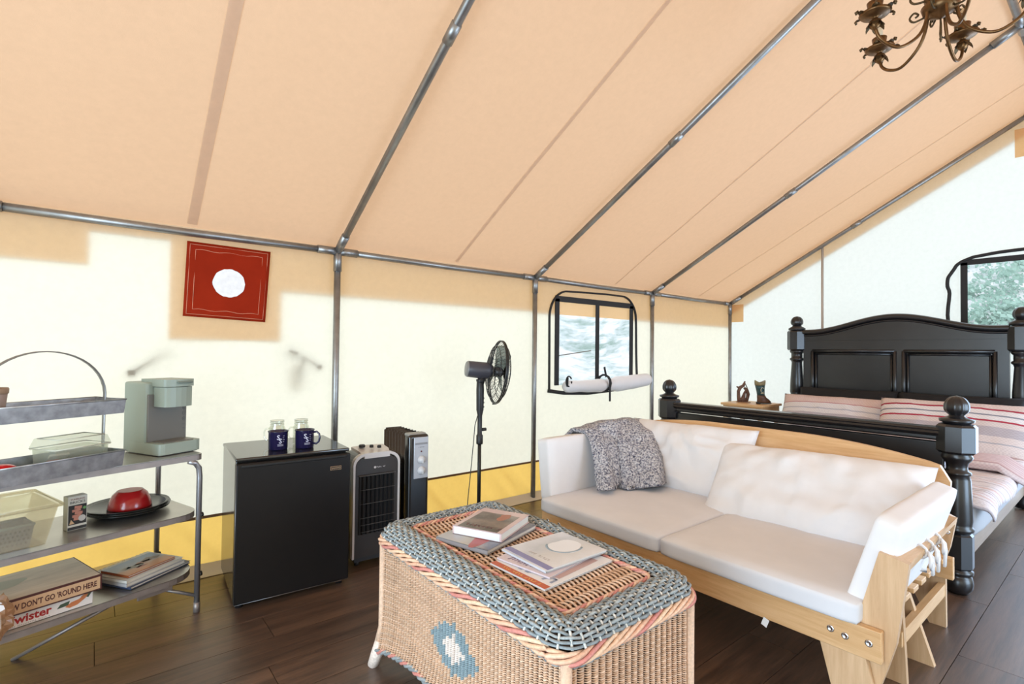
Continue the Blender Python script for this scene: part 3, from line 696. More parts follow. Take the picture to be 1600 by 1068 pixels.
bolts([(SF, 0.70, 0.292), (SF, 0.655, 0.285), (SF, 0.585, 0.290), (SF, 2.06, 0.292), (SF, 2.15, 0.290)])
def plank(nm, poly, x, th, m=PINE_Z): return MB().prism([(q[0]-so.y, q[1]) for q in poly], x-so.x, x+th-so.x, 'x').build(nm, m, sofa)
for mirror in (False, True):
    def Y(y): return y if not mirror else 2.80-y
    def PL_(poly): return [(Y(a), c) for a, c in poly]
    rnd = [(0.648-0.034+0.034*cos(a)+0.0, 0.375+0.03*sin(a)) for a in arc(6, 0, pi)]
    if mirror: plank('arm_upright', [(2.18, 0.16), (2.20, 0.30), (2.255, 0.52), (2.325, 0.52), (2.285, 0.20), (2.25, 0.10)], 2.16, 0.028)
    else: plank('arm_upright', PL_([(0.645, 0.16), (0.640, 0.30), (0.565, 0.592), (0.482, 0.576), (0.518, 0.300), (0.545, 0.200), (0.575, 0.10)]), SF+0.032, 0.028)
    plank('leg', PL_([(0.735, 0.234), (0.595, 0.234), (0.545, 0.0), (0.675, 0.0)]), SF+0.003, 0.028)
    plank('leg', PL_([(0.70, 0.30), (0.590, 0.345), (0.574, 0.0), (0.66, 0.0)]), 2.42, 0.026)
    plank('leg', PL_([(0.68, 0.26), (0.620, 0.26), (0.538, 0.0), (0.63, 0.0)]), 2.65, 0.026)
    plank('leg', PL_([(0.715, 0.30), (0.70, 0.355), (0.672, 0.392), (0.620, 0.396), (0.590, 0.372), (0.584, 0.33), (0.582, 0.0), (0.645, 0.0), (0.70, 0.12)]), 3.08, 0.026)
    plank('arm_upright', PL_([(0.69, 0.24), (0.605, 0.522), (0.552, 0.498), (0.575, 0.36), (0.61, 0.24)]), 3.125, 0.028)
    if mirror: rbox('arm_rail', (0.94, 0.03, 0.045), PINE_X, sofa, S(2.66, 2.32, 0.50), 0.003)
    r = MB(); r.prism([(Y(0.528)-so.y, 0.0), (Y(0.484)-so.y, -0.004), (Y(0.490)-so.y, -0.034), (Y(0.534)-so.y, -0.03)], SF+0.06-so.x, 3.13-so.x, 'x')
    for i, v in enumerate(r.v): x_, y_, z_ = v; u = (x_+so.x-SF-0.06)/1.04; r.v[i] = (x_, y_+(0.066*u if not mirror else -0.066*u), z_+0.578-0.07*u)
    if not mirror: r.build('arm_rail', PINE_X, sofa)
    r = MB(); r.prism([(Y(0.610)-so.y, 0.20), (Y(0.585)-so.y, 0.20), (Y(0.585)-so.y, 0.145), (Y(0.610)-so.y, 0.145)], 2.40-so.x, 3.10-so.x, 'x'); r.build('stretcher', PINE_X, sofa)
    if mirror: continue
    r = MB(); r.prism([(Y(0.640)-so.y, 0.43), (Y(0.615)-so.y, 0.43), (Y(0.635)-so.y, 0.36), (Y(0.66)-so.y, 0.36)], SF+0.06-so.x, 3.12-so.x, 'x'); r.build('arm_rail', PINE_X, sofa)
    bolts([(3.078, Y(0.615), 0.365), (3.123, Y(0.580), 0.46), (3.123, Y(0.585), 0.43)])
# arched back board, leaning back
def back_top(y):
    u = (y-0.56)/(2.44-0.56); e = min(u, 1-u)
    return 0.735 + 0.075*(1-max(0, 1-e/0.38)**2) - 0.06*max(0, 1-e/0.03)**2
n = 44
b = MB()
ys = [0.56+(2.44-0.56)*i/n for i in range(n+1)]
poly = [(y, 0.60+0.03*max(0, 1-min(y-0.56, 2.44-y)/0.05)**2) for y in ys] + [(y, back_top(y)) for y in ys[::-1]]
vs = [];
for th in (0.0, 0.03):
    for y, z in poly: vs.append(S(2.96+(z-0.4)*0.36+th, y, z))
m_ = len(poly); fs = [tuple(range(m_)), tuple(range(2*m_-1, m_-1, -1))] + [(i, (i+1) % m_, m_+(i+1) % m_, m_+i) for i in range(m_)]
b.add(vs, fs).build('back_rail', PINE, sofa)
for y in (0.72, 1.05, 1.40, 1.75, 2.10, 2.30):
    b = MB(); b.box(S(2.995+(0.5-0.4)*0.36, y, 0.46), (0.022, 0.07, 0.42), Matrix.Rotation(math.atan(0.36), 3, 'Y')); b.build('back_slat', PINE_Z, sofa)
# cushions: each one a thing of its own
def cush(o, lab): tag(o, lab, 'cushion'); return o
cush(soft_box('seat_cushion', (0.92, 0.800, 0.085), CREAM_CLOTH, None, (2.475, 1.805, 0.373), 0.022, 13, 0.006, 0.003, 5, seed=1), 'flat cream seat cushion at the throw end of the sofa')
cush(soft_box('seat_cushion', (0.92, 0.790, 0.085), CREAM_CLOTH, None, (2.475, 1.005, 0.373), 0.022, 13, 0.006, 0.003, 5, seed=2), 'flat cream seat cushion at the end with tied arm cushion')
# far arm cushion, upright
cush(soft_box('arm_cushion', (0.86, 0.105, 0.37), WHITE_CLOTH, None, (2.53, 2.262, 0.548), 0.022, 12, 0.008, 0.003, 5, rot=(RAD(-7), 0, 0), seed=3), 'upright white arm cushion under the grey knitted throw')
# near arm cushion, splayed outward, tied to the rail
ac = cush(soft_box('arm_cushion', (0.80, 0.095, 0.40), WHITE_CLOTH, None, (2.478, 0.594, 0.512), 0.024, 12, 0.008, 0.003, 5, rot=(RAD(17), 0, 0), seed=4), 'splayed white arm cushion tied with cords to the pine rail')
inv = Matrix.Rotation(RAD(17), 4, 'X').inverted() @ Matrix.Translation((-2.478, -0.594, -0.512))
for k, x in enumerate((2.34, 2.46, 2.62)):
    zr = 0.578-0.07*(x-SF-0.06)/1.04; b = MB(); dy_ = 0.066*(x-SF-0.06)/1.04; q = lambda px, py, pz: tuple(inv @ Vector((px, py+dy_, pz)))
    b.tube([q(x, 0.508+0.030*cos(a), zr-0.016+0.025*sin(a)) for a in arc(12, 0, 2*pi)], 0.0055, 6)
    for sg, L in ((-1, 0.070), (1, 0.085)):
        b.tube([q(x, 0.476, zr-0.012), q(x+sg*0.014, 0.466, zr-0.030), q(x+sg*0.026, 0.465, zr-L*0.75), q(x+sg*0.014, 0.464, zr-L), q(x-sg*0.002, 0.466, zr-L*0.5), q(x, 0.474, zr-0.016)], 0.0050, 6)
        b.tube([q(x, 0.474, zr-0.014), q(x+sg*0.010, 0.462, zr-0.05), q(x+sg*0.006-0.006*k, 0.462, zr-0.090-0.012*k)], 0.0045, 6)
    b.build('tie_cord', WHITE_CLOTH, ac)
# back cushions, loose, leaning on the back
def back_pillow(y, w, h, sd, lab, tilt, x, z, yaw=0.0, roll=0.0):
    o = pillow('back_cushion', w, h, 0.20, WHITE_CLOTH, seed=sd, pinch=0.035, wr=0.030, n=48)
    o.matrix_world = Matrix.Translation((x, y, z)) @ Matrix.Rotation(RAD(-90)+yaw, 4, 'Z') @ Matrix.Rotation(RAD(90-tilt), 4, 'X') @ Matrix.Rotation(roll, 4, 'Z')
    return cush(o, lab)
back_pillow(1.865, 0.90, 0.47, 3, 'white back cushion beside the grey knitted throw', 26, 2.93, 0.585, 0.0, 0.02)
back_pillow(1.075, 1.00, 0.50, 8, 'crumpled white back cushion slumped towards the tied arm', 40, 2.80, 0.545, 0.03, 0.03)
tg = MB().box((SF-0.004, 0.925, 0.222), (0.002, 0.022, 0.032), Matrix.Rotation(0.35, 3, 'X')).build('care_tag', PAPER); tg.parent = sofa; tg.location = (-so.x, -so.y, 0)

# ------------------------------------------------------------------ knitted throw over the sofa arm
KNIT = NT('grey_marled_knit'); _v = KNIT.coord()
_vo = KNIT.new('ShaderNodeTexVoronoi', Scale=95.0); KNIT.link(_v, _vo.inputs['Vector'])
_n = KNIT.noise(_v, 85, 3, 0.75)
_ma = KNIT.n.new('ShaderNodeMath'); _ma.operation = 'ADD'; KNIT.link(_vo.outputs['Distance'], _ma.inputs[0]); KNIT.link(_n, _ma.inputs[1])
KNIT.link(KNIT.ramp(_n, [(0.36, (0.05, 0.055, 0.10)), (0.45, (0.28, 0.29, 0.35)), (0.54, (0.60, 0.60, 0.64)), (0.66, (0.80, 0.80, 0.82))]), KNIT.bsdf.inputs['Base Color'])
KNIT.bsdf.inputs['Roughness'].default_value = 1.0; KNIT.bsdf.inputs['Specular IOR Level'].default_value = 0.05
KNIT.bump(_ma.outputs[0], 0.9, 0.012)
def throw(s, t):
    # s runs across (front of sofa -> back), t runs over the arm: outside, top, inside, down to the seat
    def mix(a, c, k): return [p+(q-p)*k for p, q in zip(a, c)]
    lf = [(2.37, 2.385, 0.60), (2.37, 2.36, 0.70), (2.40, 2.325, 0.748), (2.43, 2.24, 0.738), (2.42, 2.17, 0.66), (2.39, 2.115, 0.54), (2.35, 2.06, 0.43)]
    mid = [(2.70, 2.43, 0.60), (2.70, 2.40, 0.70), (2.70, 2.36, 0.772), (2.68, 2.25, 0.782), (2.64, 2.10, 0.68), (2.56, 2.00, 0.54), (2.50, 1.95, 0.425)]
    rt = [(3.06, 2.45, 0.62), (3.06, 2.42, 0.72), (3.04, 2.37, 0.765), (3.01, 2.24, 0.772), (2.93, 2.07, 0.72), (2.84, 1.93, 0.60), (2.76, 1.85, 0.455)]
    k = t*6; i = min(5, int(k)); f = k-i; f = f*f*(3-2*f)*0.5+f*0.5
    A, Bm, C = mix(lf[i], lf[i+1], f), mix(mid[i], mid[i+1], f), mix(rt[i], rt[i+1], f)
    p = Vector(mix(A, Bm, s*2) if s < 0.5 else mix(Bm, C, s*2-1))
    g = max(0, (t-0.38)/0.62)
    fold = 0.045*g*math.sin(s*2*pi*1.55+0.4) - 0.06*g*math.exp(-((s-0.42)/0.045)**2) + 0.025*g*sin(s*17)
    d = Vector((-0.45, -0.85, 0.25)); p += d*fold
    p += Vector((0, 0, 0.012))*NZ.noise(p*9) + d*0.012*NZ.noise(p*14)
    p.z = max(p.z, 0.432)
    return p
tw = MB().grid(throw, 60, 60).build('throw', KNIT.m); tag(tw, 'grey marled knitted throw draped over the sofa arm', 'throw')
md = tw.modifiers.new('thickness', 'SOLIDIFY'); md.thickness = 0.022; md.offset = 0.6
# ------------------------------------------------------------------ wicker chest
CX0, CX1, CY0, CY1, CT = 0.912, 1.452, 0.895, 1.915, 0.545
chest = thing('wicker_chest', 'natural wicker trunk with blue-grey woven border used as coffee table', 'chest', ((CX0+CX1)/2, (CY0+CY1)/2, 0)); co = Vector(chest.location)
WICK = attr_mat('wicker_cane', 0.5)
NAT = (0.62, 0.39, 0.25); NAT2 = (0.70, 0.49, 0.35); BLUE = (0.25, 0.285, 0.30); PALE = (0.72, 0.70, 0.64); PINK = (0.62, 0.25, 0.21); PEACH = (0.80, 0.52, 0.36); CREAMW = (0.80, 0.68, 0.60)
def weave(P, L, ns, V, nr, amp, rw, rs, colw, cols, closed=False, spl=2, twill=1, flat=0.75, column=False):
    """P(u,v,n): u along weavers 0..L, v along stakes 0..V, n outward offset. real over-under strands"""
    b = MB()
    for j in range(nr):
        v = V*(j+0.5)/nr; m = ns*spl; pts = []; cl = []; rl = []
        for i in range(m+(0 if closed else 1)):
            u = L*i/m; ph = pi*(i/spl)+pi*(j//twill)
            if column: ph = 2*pi*i/spl; pts.append(P(u, v+0.32*(V/nr)*sin(ph), amp*cos(ph))); rl.append(rw*(0.66+0.34*cos(ph)))
            else: pts.append(P(u, v, amp*cos(ph))); rl.append(rw)
            cl.append((u, v))
        base = len(b.v); b.tube(pts, rl, 4, closed=closed, caps=False, flat=flat)
        k = 0
        for i in range(len(pts)):
            c = colw(cl[i][0], cl[i][1], j)
            for q in range(4): b.c[base+i*4+q] = c
    for i in range(ns+(0 if closed else 1)):
        u = L*i/ns; steps = max(2, int(V/0.03)); base = len(b.v)
        b.tube([P(u, V*t/steps, 0.0) for t in range(steps+1)], rs, 5, caps=False)
        for q in range(base, len(b.v)): b.c[q] = cols
    return b
def jit(c, j, s=0.10): 
    k = 1+s*(NZ.noise(Vector((j*3.7, c[0]*10, 0.5)))); return tuple(min(1, q*k) for q in c)
# long side facing the camera (-x) and the hidden one; the foot of each side arches
def side(Pfn, L, pitch, motif=None, nm='side_panel'):
    ns = int(L/pitch); V = 0.415; nr = 60
    def colw(u, v, j):
        if motif:
            c = motif(u, v)
            if c: return jit(c, j)
        return jit(NAT if (j % 3) else NAT2, j, 0.18)
    b = weave(Pfn, L, ns, V, nr, 0.0036, 0.0044, 0.0022, colw, (0.16, 0.09, 0.055), spl=4, flat=0.85, column=True); o = b.build(nm, WICK, chest, tint=True, fix=False); o['kind'] = 'stuff'; return o
def foot(u, L):  # arch of the lower edge
    e = min(u, L-u)/(L/2); return 0.075 + 0.065*min(1, max(0, (e-0.06)/0.5))**0.6
def flare(v): return 0.022*math.exp(-(v)/0.07)
LX, LY = CX1-CX0, CY1-CY0
def lowmap(v, u, L): f = foot(u, L); return f+(0.49-f)*v/0.415
def motif(u, v):
    # stepped diamond, centred on the long side
    z = 0.09+v*0.96; y = CY1-u; a = (y-1.395); c = (z-0.272)
    a = round(a/0.026)*0.026; c = round(c/0.022)*0.022; d = abs(a)*0.80+abs(c)
    if d < 0.050: return CREAMW
    if d < 0.108: return (0.26, 0.335, 0.36)
    return None
side(lambda u, v, n: (CX0-co.x-n-flare(v), CY1-u-co.y, lowmap(v, u, LY)), LY, 0.0185, motif)
side(lambda u, v, n: (CX1-co.x+n+flare(v), CY0+u-co.y, lowmap(v, u, LY)), LY, 0.03)
side(lambda u, v, n: (CX0+u-co.x, CY0-co.y-n-flare(v), lowmap(v, u, LX)), LX, 0.026)
side(lambda u, v, n: (CX1-u-co.x, CY1-co.y+n+flare(v), lowmap(v, u, LX)), LX, 0.03)
# dark inner lining keeps the trunk opaque, painting the shade seen through the weave
b = MB(); b.box((0, 0, 0.33), (LX-0.03, LY-0.03, 0.36)); b.build('shade_core', mat('dark_weave_shade', (0.10, 0.06, 0.04), 0.9), chest)
# corner posts and splayed feet
for x, y, sx, sy in ((CX0, CY0, -1, -1), (CX0, CY1, -1, 1), (CX1, CY0, 1, -1), (CX1, CY1, 1, 1)):
    p = MB(); p.tube([(x-co.x, y-co.y, 0.50), (x-co.x, y-co.y, 0.16), (x+sx*0.012-co.x, y+sy*0.012-co.y, 0.09)], 0.015, 10, col=NAT2); p.build('corner_post', WICK, chest, tint=True)
    p = MB(); p.tube([(x+sx*0.004-co.x, y+sy*0.004-co.y, 0.10), (x+sx*0.014-co.x, y+sy*0.014-co.y, 0.05), (x+sx*0.026-co.x, y+sy*0.026-co.y, 0.001)], [0.022, 0.024, 0.021], 12, col=CREAMW); p.build('foot', WICK, chest, tint=True)
def rrect(off, r, n=7):
    """rounded rectangle path around the trunk at outward offset off"""
    x0, x1, y0, y1 = CX0-off-co.x, CX1+off-co.x, CY0-off-co.y, CY1+off-co.y; pts = []
    for cx, cy, a0 in ((x0+r, y0+r, pi), (x1-r, y0+r, 1.5*pi), (x1-r, y1-r, 0), (x0+r, y1-r, pi/2)):
        for a in arc(n, a0, a0+pi/2): pts.append(Vector((cx+r*cos(a), cy+r*sin(a), 0)))
    return pts
class Path:
    def __init__(s, pts):
        s.p = pts; s.d = [0]
        for a, c in zip(pts, pts[1:]+pts[:1]): s.d.append(s.d[-1]+(c-a).length)
        s.L = s.d[-1]
    def at(s, u):
        u %= s.L
        lo = 0; hi = len(s.p)
        while hi-lo > 1:
            m = (lo+hi)//2
            if s.d[m] <= u: lo = m
            else: hi = m
        a = s.p[lo]; c = s.p[(lo+1) % len(s.p)]; k = (u-s.d[lo])/max(1e-9, s.d[lo+1]-s.d[lo])
        t = (c-a).normalized(); return a+(c-a)*k, Vector((t.y, -t.x, 0))
# arched lower braids under each side
def lower_braid(Pq, L, nm='lower_braid'):
    b = MB()
    for ph, c in ((0, BLUE), (2.1, (0.33, 0.36, 0.37)), (4.2, PINK)):
        b.tube([Pq(L*i/60, foot(L*i/60, L)-0.004+0.006*sin(i*1.1+ph), 0.005*cos(i*1.1+ph)) for i in range(61)], 0.006, 5, col=c, caps=False)
    b.build(nm, WICK, chest, tint=True, fix=False)
lower_braid(lambda u, z, n: (CX0-0.022-co.x-n, CY1-u-co.y, z), LY); lower_braid(lambda u, z, n: (CX1+0.022-co.x+n, CY0+u-co.y, z), LY)
lower_braid(lambda u, z, n: (CX0+u-co.x, CY0-0.022-co.y-n, z), LX); lower_braid(lambda u, z, n: (CX1-u-co.x, CY1+0.022-co.y+n, z), LX)
# rolled border: profile from the inner edge over the top and down the outside
PT_ = Path(rrect(0.0, 0.055))
prof = [(-0.072, 0.548), (-0.055, 0.556), (-0.035, 0.561), (-0.012, 0.559), (0.006, 0.551), (0.018, 0.538), (0.024, 0.522)]
pl = [0]
for a, c in zip(prof, prof[1:]): pl.append(pl[-1]+math.hypot(c[0]-a[0], c[1]-a[1]))
PV = pl[-1]
def bord(u, v, n):
    p, nr = PT_.at(u); k = 0
    while k < len(pl)-2 and pl[k+1] < v: k += 1
    f = (v-pl[k])/(pl[k+1]-pl[k]); o = prof[k][0]+(prof[k+1][0]-prof[k][0])*f; z = prof[k][1]+(prof[k+1][1]-prof[k][1])*f
    dx, dz = prof[k+1][0]-prof[k][0], prof[k+1][1]-prof[k][1]; l = math.hypot(dx, dz); no, nz = -dz/l, dx/l
    return p + nr*(o+no*n) + Vector((0, 0, z+nz*n))
_nst = int(PT_.L/0.026); _nst += _nst % 2
b = weave(bord, PT_.L, _nst, PV, 11, 0.0052, 0.0054, 0.0036, lambda u, v, j: jit(BLUE if j % 4 else (0.36, 0.395, 0.40), j, 0.2), PALE, closed=True, spl=3, flat=0.8)
o = b.build('woven_border', WICK, chest, tint=True, fix=False); o['kind'] = 'stuff'; o['label'] = 'blue-grey woven border'
def under(s, t): p, nr = PT_.at(PT_.L*s); o_, z_ = [(-0.074, 0.540), (-0.03, 0.551), (0.004, 0.543), (0.015, 0.520)][int(round(t*3))]; return p+nr*o_+Vector((0, 0, z_))
MB().grid(under, 90, 3).build('border_backing', mat('dark_weave_shade', (0.10, 0.06, 0.04), 0.9), chest)
def rope(off, z, r, strands, pitch, rad, nm, lab=None, path_r=0.06):
    P = Path(rrect(off, path_r)); b = MB(); n = int(P.L/0.011)
    tw = round(P.L/pitch)*2*pi
    for k, c in enumerate(strands):
        pts = []
        for i in range(n):
            p, nr = P.at(P.L*i/n); a = tw*i/n+2*pi*k/len(strands); pts.append(p+nr*(r*cos(a)*0.7)+Vector((0, 0, z+r*sin(a))))
        b.tube(pts, rad, 5, closed=True, col=c)
    o = b.build(nm, WICK, chest, tint=True, fix=False)
    if lab: o['label'] = lab
rope(0.021, 0.503, 0.0125, [PEACH, (0.78, 0.50, 0.33), (0.80, 0.56, 0.38), PINK, (0.74, 0.44, 0.30)], 0.24, 0.0066, 'braided_rim', 'peach and pink braided rim')
rope(0.010, 0.480, 0.005, [BLUE, (0.33, 0.36, 0.37)], 0.05, 0.0055, 'braided_rim')
rope(-0.080, 0.552, 0.0045, [PINK, (0.66, 0.36, 0.28), PEACH], 0.07, 0.0048, 'inner_braid', 'pink braid around the woven top', 0.03)
# woven top panel: stakes across, weavers along
TX, TY = LX-0.15, LY-0.15
ns = 18
b = weave(lambda u, v, n: (CX0+0.075+v-co.x, CY0+0.075+u-co.y, 0.543+n), TY, ns, TX, 42, 0.0062, 0.0050, 0.0042, lambda u, v, j: jit(NAT2 if j % 2 else NAT, j, 0.22), NAT, spl=5, flat=0.7)
o = b.build('woven_top', WICK, chest, tint=True, fix=False); o['kind'] = 'stuff'
def scribble(n, w, h, m, parent, loc, rot, seed=1, name='printed_marks'):
    """a row of small irregular strokes for print too small to read"""
    rnd = random.Random(seed); b = MB(); x = -w/2; st = w/n
    for i in range(n):
        if rnd.random() > 0.12:
            hh = h*rnd.uniform(0.6, 1.0); b.box((x+st*0.3, 0, 0), (st*0.26, hh, 0.0005), Matrix.Rotation(rnd.uniform(-0.3, 0.3), 3, 'Z'))
            b.box((x+st*0.52, rnd.choice((-0.35, 0, 0.35))*h, 0), (st*0.5, h*0.22, 0.0005))
        x += st
    o = b.build(name, m, parent, loc=loc, rot=rot); o['kind'] = 'stuff'; return o

# ------------------------------------------------------------------ metal shelf cart
GALV = mat('galvanised_sheet', (0.36, 0.37, 0.39), 0.38, 0.85, var=0.25, vscale=26)
SHELF_METAL = mat('worn_steel_shelf', (0.50, 0.47, 0.43), 0.30, 0.9, var=0.08, vscale=9)
SHELF_EDGE = mat('grey_shelf_edge', (0.30, 0.26, 0.24), 0.45, 0.6, var=0.1)
TUBE = mat('grey_tube', (0.36, 0.36, 0.38), 0.35, 0.8)
sr = RAD(18); sh = thing('shelf_cart', 'grey metal three-tier shelf unit with tubular legs', 'shelf', (0.405, 2.85, 0), sr)
SD = 0.42; SLEN = 1.05
def shelf_plate(z, rr):
    pts = [(-SLEN, 0.0)]
    for a in arc(6, -pi/2, 0): pts.append((0.012-rr+rr*cos(a), rr-0.012+rr*sin(a)))
    for a in arc(6, 0, pi/2): pts.append((0.012-rr+rr*cos(a), SD+0.012-rr+rr*sin(a)))
    pts += [(-SLEN, SD+0.012)]; pts[0] = (-SLEN, -0.012)
    o = MB().prism(pts, z-0.004, z, 'z').build('shelf_board', SHELF_METAL, sh)
    e = MB(); n = len(pts)
    lo = [(p[0], p[1], z-0.028) for p in pts]; hi = [(p[0], p[1], z-0.001) for p in pts]
    inn = [(p[0]*0.995-0.002, p[1]*0.985+0.003, z-0.028) for p in pts]
    e.add(lo+hi, [(i, i+1, n+i+1, n+i) for i in range(n-1)]); e.add(lo+inn, [(i, i+1, n+i+1, n+i) for i in range(n-1)])
    for k in range(6): e.lathe([(0.004, -0.002), (0.0, -0.002)], 8, (-0.1-k*0.17, -0.012, z-0.015), axis='y')
    e.build('rim', SHELF_EDGE, o)
for z, r in ((0.748, 0.03), (0.474, 0.10), (0.194, 0.14)): shelf_plate(z, r)
for x, y in ((0, 0), (0, SD), (-SLEN+0.02, 0), (-SLEN+0.02, SD)):
    sx = 1 if x == 0 else -1
    b = MB(); b.tube([(x, y, 0.0), (x, y, 0.64), (x-sx*0.004, y, 0.68), (x-sx*0.02, y, 0.705), (x-sx*0.05, y, 0.718)], 0.0125, 10); b.build('leg', TUBE, sh)
    b = MB(); b.tube([(x, y, 0.0), (x, y, 0.045)], 0.0145, 10); b.build('leg_cap', SHELF_EDGE, sh)
    b = MB()
    for z in (0.175, 0.455): b.lathe([(0.012, -0.006), (0.012, 0.006)], 8, (x+sx*0.012, y, z), axis='x')
    b.build('clamp', BLACK_PLASTIC, sh)
MB().tube([(-0.60, 0.20, 0.0), (-0.30, 0.03, 0.165)], 0.008, 8).build('brace', SHELF_EDGE, sh)
MB().tube([(-0.17, 0.1, 0.155), (0.0, 0.0, 0.075)], 0.008, 8).build('brace', TUBE, sh)
rbox('bracket', (0.14, 0.012, 0.035), SHELF_EDGE, sh, (-0.17, 0.02, 0.155), 0.002)
def SHW(x, y, z):  # shelf-local to world
    return (0.405+x*cos(sr)-y*sin(sr), 2.85+x*sin(sr)+y*cos(sr), z)

# two-tier galvanised tray
tr_ = RAD(30); tray = thing('tiered_tray', 'galvanised two-tier serving tray with arched strap handle', 'tray', (0.105, 2.735, 0.748), tr_)
def tray_box(z, L, D, h, nm):
    m = MB(); fl = 0.005; t = 0.003
    def ring(o, zz): return [(-L-o, -o, zz), (o, -o, zz), (o, D+o, zz), (-L-o, D+o, zz)]
    a, c, d, e = ring(0, z), ring(fl, z+h), ring(fl-t, z+h), ring(-t, z+t)
    m.add(a+c, [(i, (i+1) % 4, 4+(i+1) % 4, 4+i) for i in range(4)] + [(3, 2, 1, 0)])
    m.add(c+d, [(i, (i+1) % 4, 4+(i+1) % 4, 4+i) for i in range(4)]); m.add(d+e, [(i, (i+1) % 4, 4+(i+1) % 4, 4+i) for i in range(4)] + [(4, 5, 6, 7)])
    o = m.build(nm, GALV, tray); r = MB(); r.tube(c, 0.0035, 6, closed=True); r.build('rolled_rim', GALV, o)
tray_box(0.002, 0.46, 0.19, 0.066, 'lower_tray'); tray_box(0.225, 0.46, 0.19, 0.058, 'upper_tray')
hp_ = [(-0.02, 0.02), (-0.02, 0.25), (-0.018, 0.30)] + [(-0.23+0.212*cos(a), 0.30+0.185*sin(a)) for a in arc(20, 0.05, pi-0.05)] + [(-0.442, 0.30), (-0.44, 0.25), (-0.44, 0.02)]
b = MB()
for sg in (0,):
    n_ = len(hp_); vs = [(q[0], 0.095-0.009, q[1]) for q in hp_]+[(q[0], 0.095+0.009, q[1]) for q in hp_]
    cx_, cz_ = -0.23, 0.2
    vs += [(cx_+(q[0]-cx_)*0.985, 0.095-0.009, cz_+(q[1]-cz_)*0.985) for q in hp_]+[(cx_+(q[0]-cx_)*0.985, 0.095+0.009, cz_+(q[1]-cz_)*0.985) for q in hp_]
    fs = []
    for i in range(n_-1):
        fs += [(i, i+1, n_+i+1, n_+i), (2*n_+i, 3*n_+i, 3*n_+i+1, 2*n_+i+1), (i, 2*n_+i, 2*n_+i+1, i+1), (n_+i, n_+i+1, 3*n_+i+1, 3*n_+i)]
    b.add(vs, fs, None, True)
b.build('strap_handle', STEEL, tray)
def TRW(x, y, z): return (0.105+x*cos(tr_)-y*sin(tr_), 2.735+x*sin(tr_)+y*cos(tr_), 0.748+z)
# paper cup on the upper tray
cup = thing('cup', 'grey-brown ribbed cup on the upper galvanised tray', 'cup', TRW(-0.405, 0.075, 0.230))
MB().lathe([(0.0, 0.0), (0.034, 0.0), (0.036, 0.004), (0.046, 0.105), (0.046, 0.112), (0.042, 0.112), (0.033, 0.008), (0.0, 0.008)], 28).build('body', mat('taupe_stoneware', (0.34, 0.25, 0.21), 0.7, var=0.15), cup)
MB().lathe([(0.046, 0.10), (0.0485, 0.103), (0.0490, 0.118), (0.047, 0.122), (0.0445, 0.118)], 28).build('rim_band', mat('tan_wood_band', (0.30, 0.20, 0.13), 0.6), cup)
pp = rbox('paper_slip', (0.13, 0.055, 0.003), PAPER, None, TRW(-0.24, 0.05, 0.262), 0.001, rot=(RAD(12), 0, tr_)); tag(pp, 'white paper slip lying in the upper galvanised tray', 'paper')
# clear sandwich box
CLEAR = clear_mat('clear_plastic', (0.93, 0.95, 0.90), 0.16, 0.10, 0.12)
def tub(parent, L, D, h, taper, t=0.002, m=CLEAR, nm='body'):
    def ring(k, zz, o=0): return [(-L/2*k+o, -D/2*k+o, zz), (L/2*k-o, -D/2*k+o, zz), (L/2*k-o, D/2*k-o, zz), (-L/2*k+o, D/2*k-o, zz)]
    a, c, d, e = ring(taper, 0), ring(1, h), ring(1, h, t), ring(taper, t, t); mm = MB(); q = [(i, (i+1) % 4, 4+(i+1) % 4, 4+i) for i in range(4)]
    mm.add(a+c, q+[(3, 2, 1, 0)]); mm.add(c+d, q); mm.add(d+e, q+[(4, 5, 6, 7)]); return mm.build(nm, m, parent)
cb = thing('food_box', 'clear plastic lidded box in the lower galvanised tray', 'container', TRW(-0.135, 0.100, 0.008), tr_+RAD(4))
tub(cb, 0.195, 0.135, 0.088, 0.93); ld = MB(); ld.prism([(-0.103, 0.088), (0.103, 0.088), (0.103, 0.100), (0.088, 0.130), (-0.088, 0.130), (-0.103, 0.100)], -0.073, 0.073, 'y'); ld.build('lid', CLEAR, cb)
ed = MB()
for q in ([(-0.103, -0.073, 0.094), (0.103, -0.073, 0.094), (0.103, 0.073, 0.094), (-0.103, 0.073, 0.094)], [(-0.086, -0.058, 0.131), (0.086, -0.058, 0.131), (0.086, 0.058, 0.131), (-0.086, 0.058, 0.131)]): ed.tube(q, 0.0022, 5, closed=True)
ed.build('lid_edge', mat('cloudy_plastic_edge', (0.55, 0.54, 0.44), 0.3), cb)
random.seed(4)
for i, (c, s) in enumerate((((0.30, 0.14, 0.06), (0.07, 0.022, 0.016)), ((0.62, 0.64, 0.66), (0.085, 0.010, 0.006)), ((0.55, 0.57, 0.60), (0.09, 0.010, 0.005)), ((0.45, 0.10, 0.08), (0.035, 0.03, 0.008)), ((0.60, 0.52, 0.46), (0.06, 0.05, 0.01)))):
    o = rbox('cutlery_piece' if i in (1, 2) else 'snack_packet', s, mat('packet_%d' % i, c, 0.5), None, TRW(-0.135+[0.05, -0.02, 0.0, -0.06, -0.03][i], 0.085+[0, -0.02, 0.02, 0.01, 0.04][i], 0.014+0.012*i), 0.002, rot=(0.1*i, 0.15*(i % 2), tr_+0.7*i))
    tag(o, ['brown snack bar inside the clear plastic box', 'thin grey plastic knife inside the clear box', 'pale grey plastic fork inside the clear box', 'small dark red packet inside the clear box', 'beige paper packet inside the clear box'][i], 'packet' if i not in (1, 2) else 'cutlery')
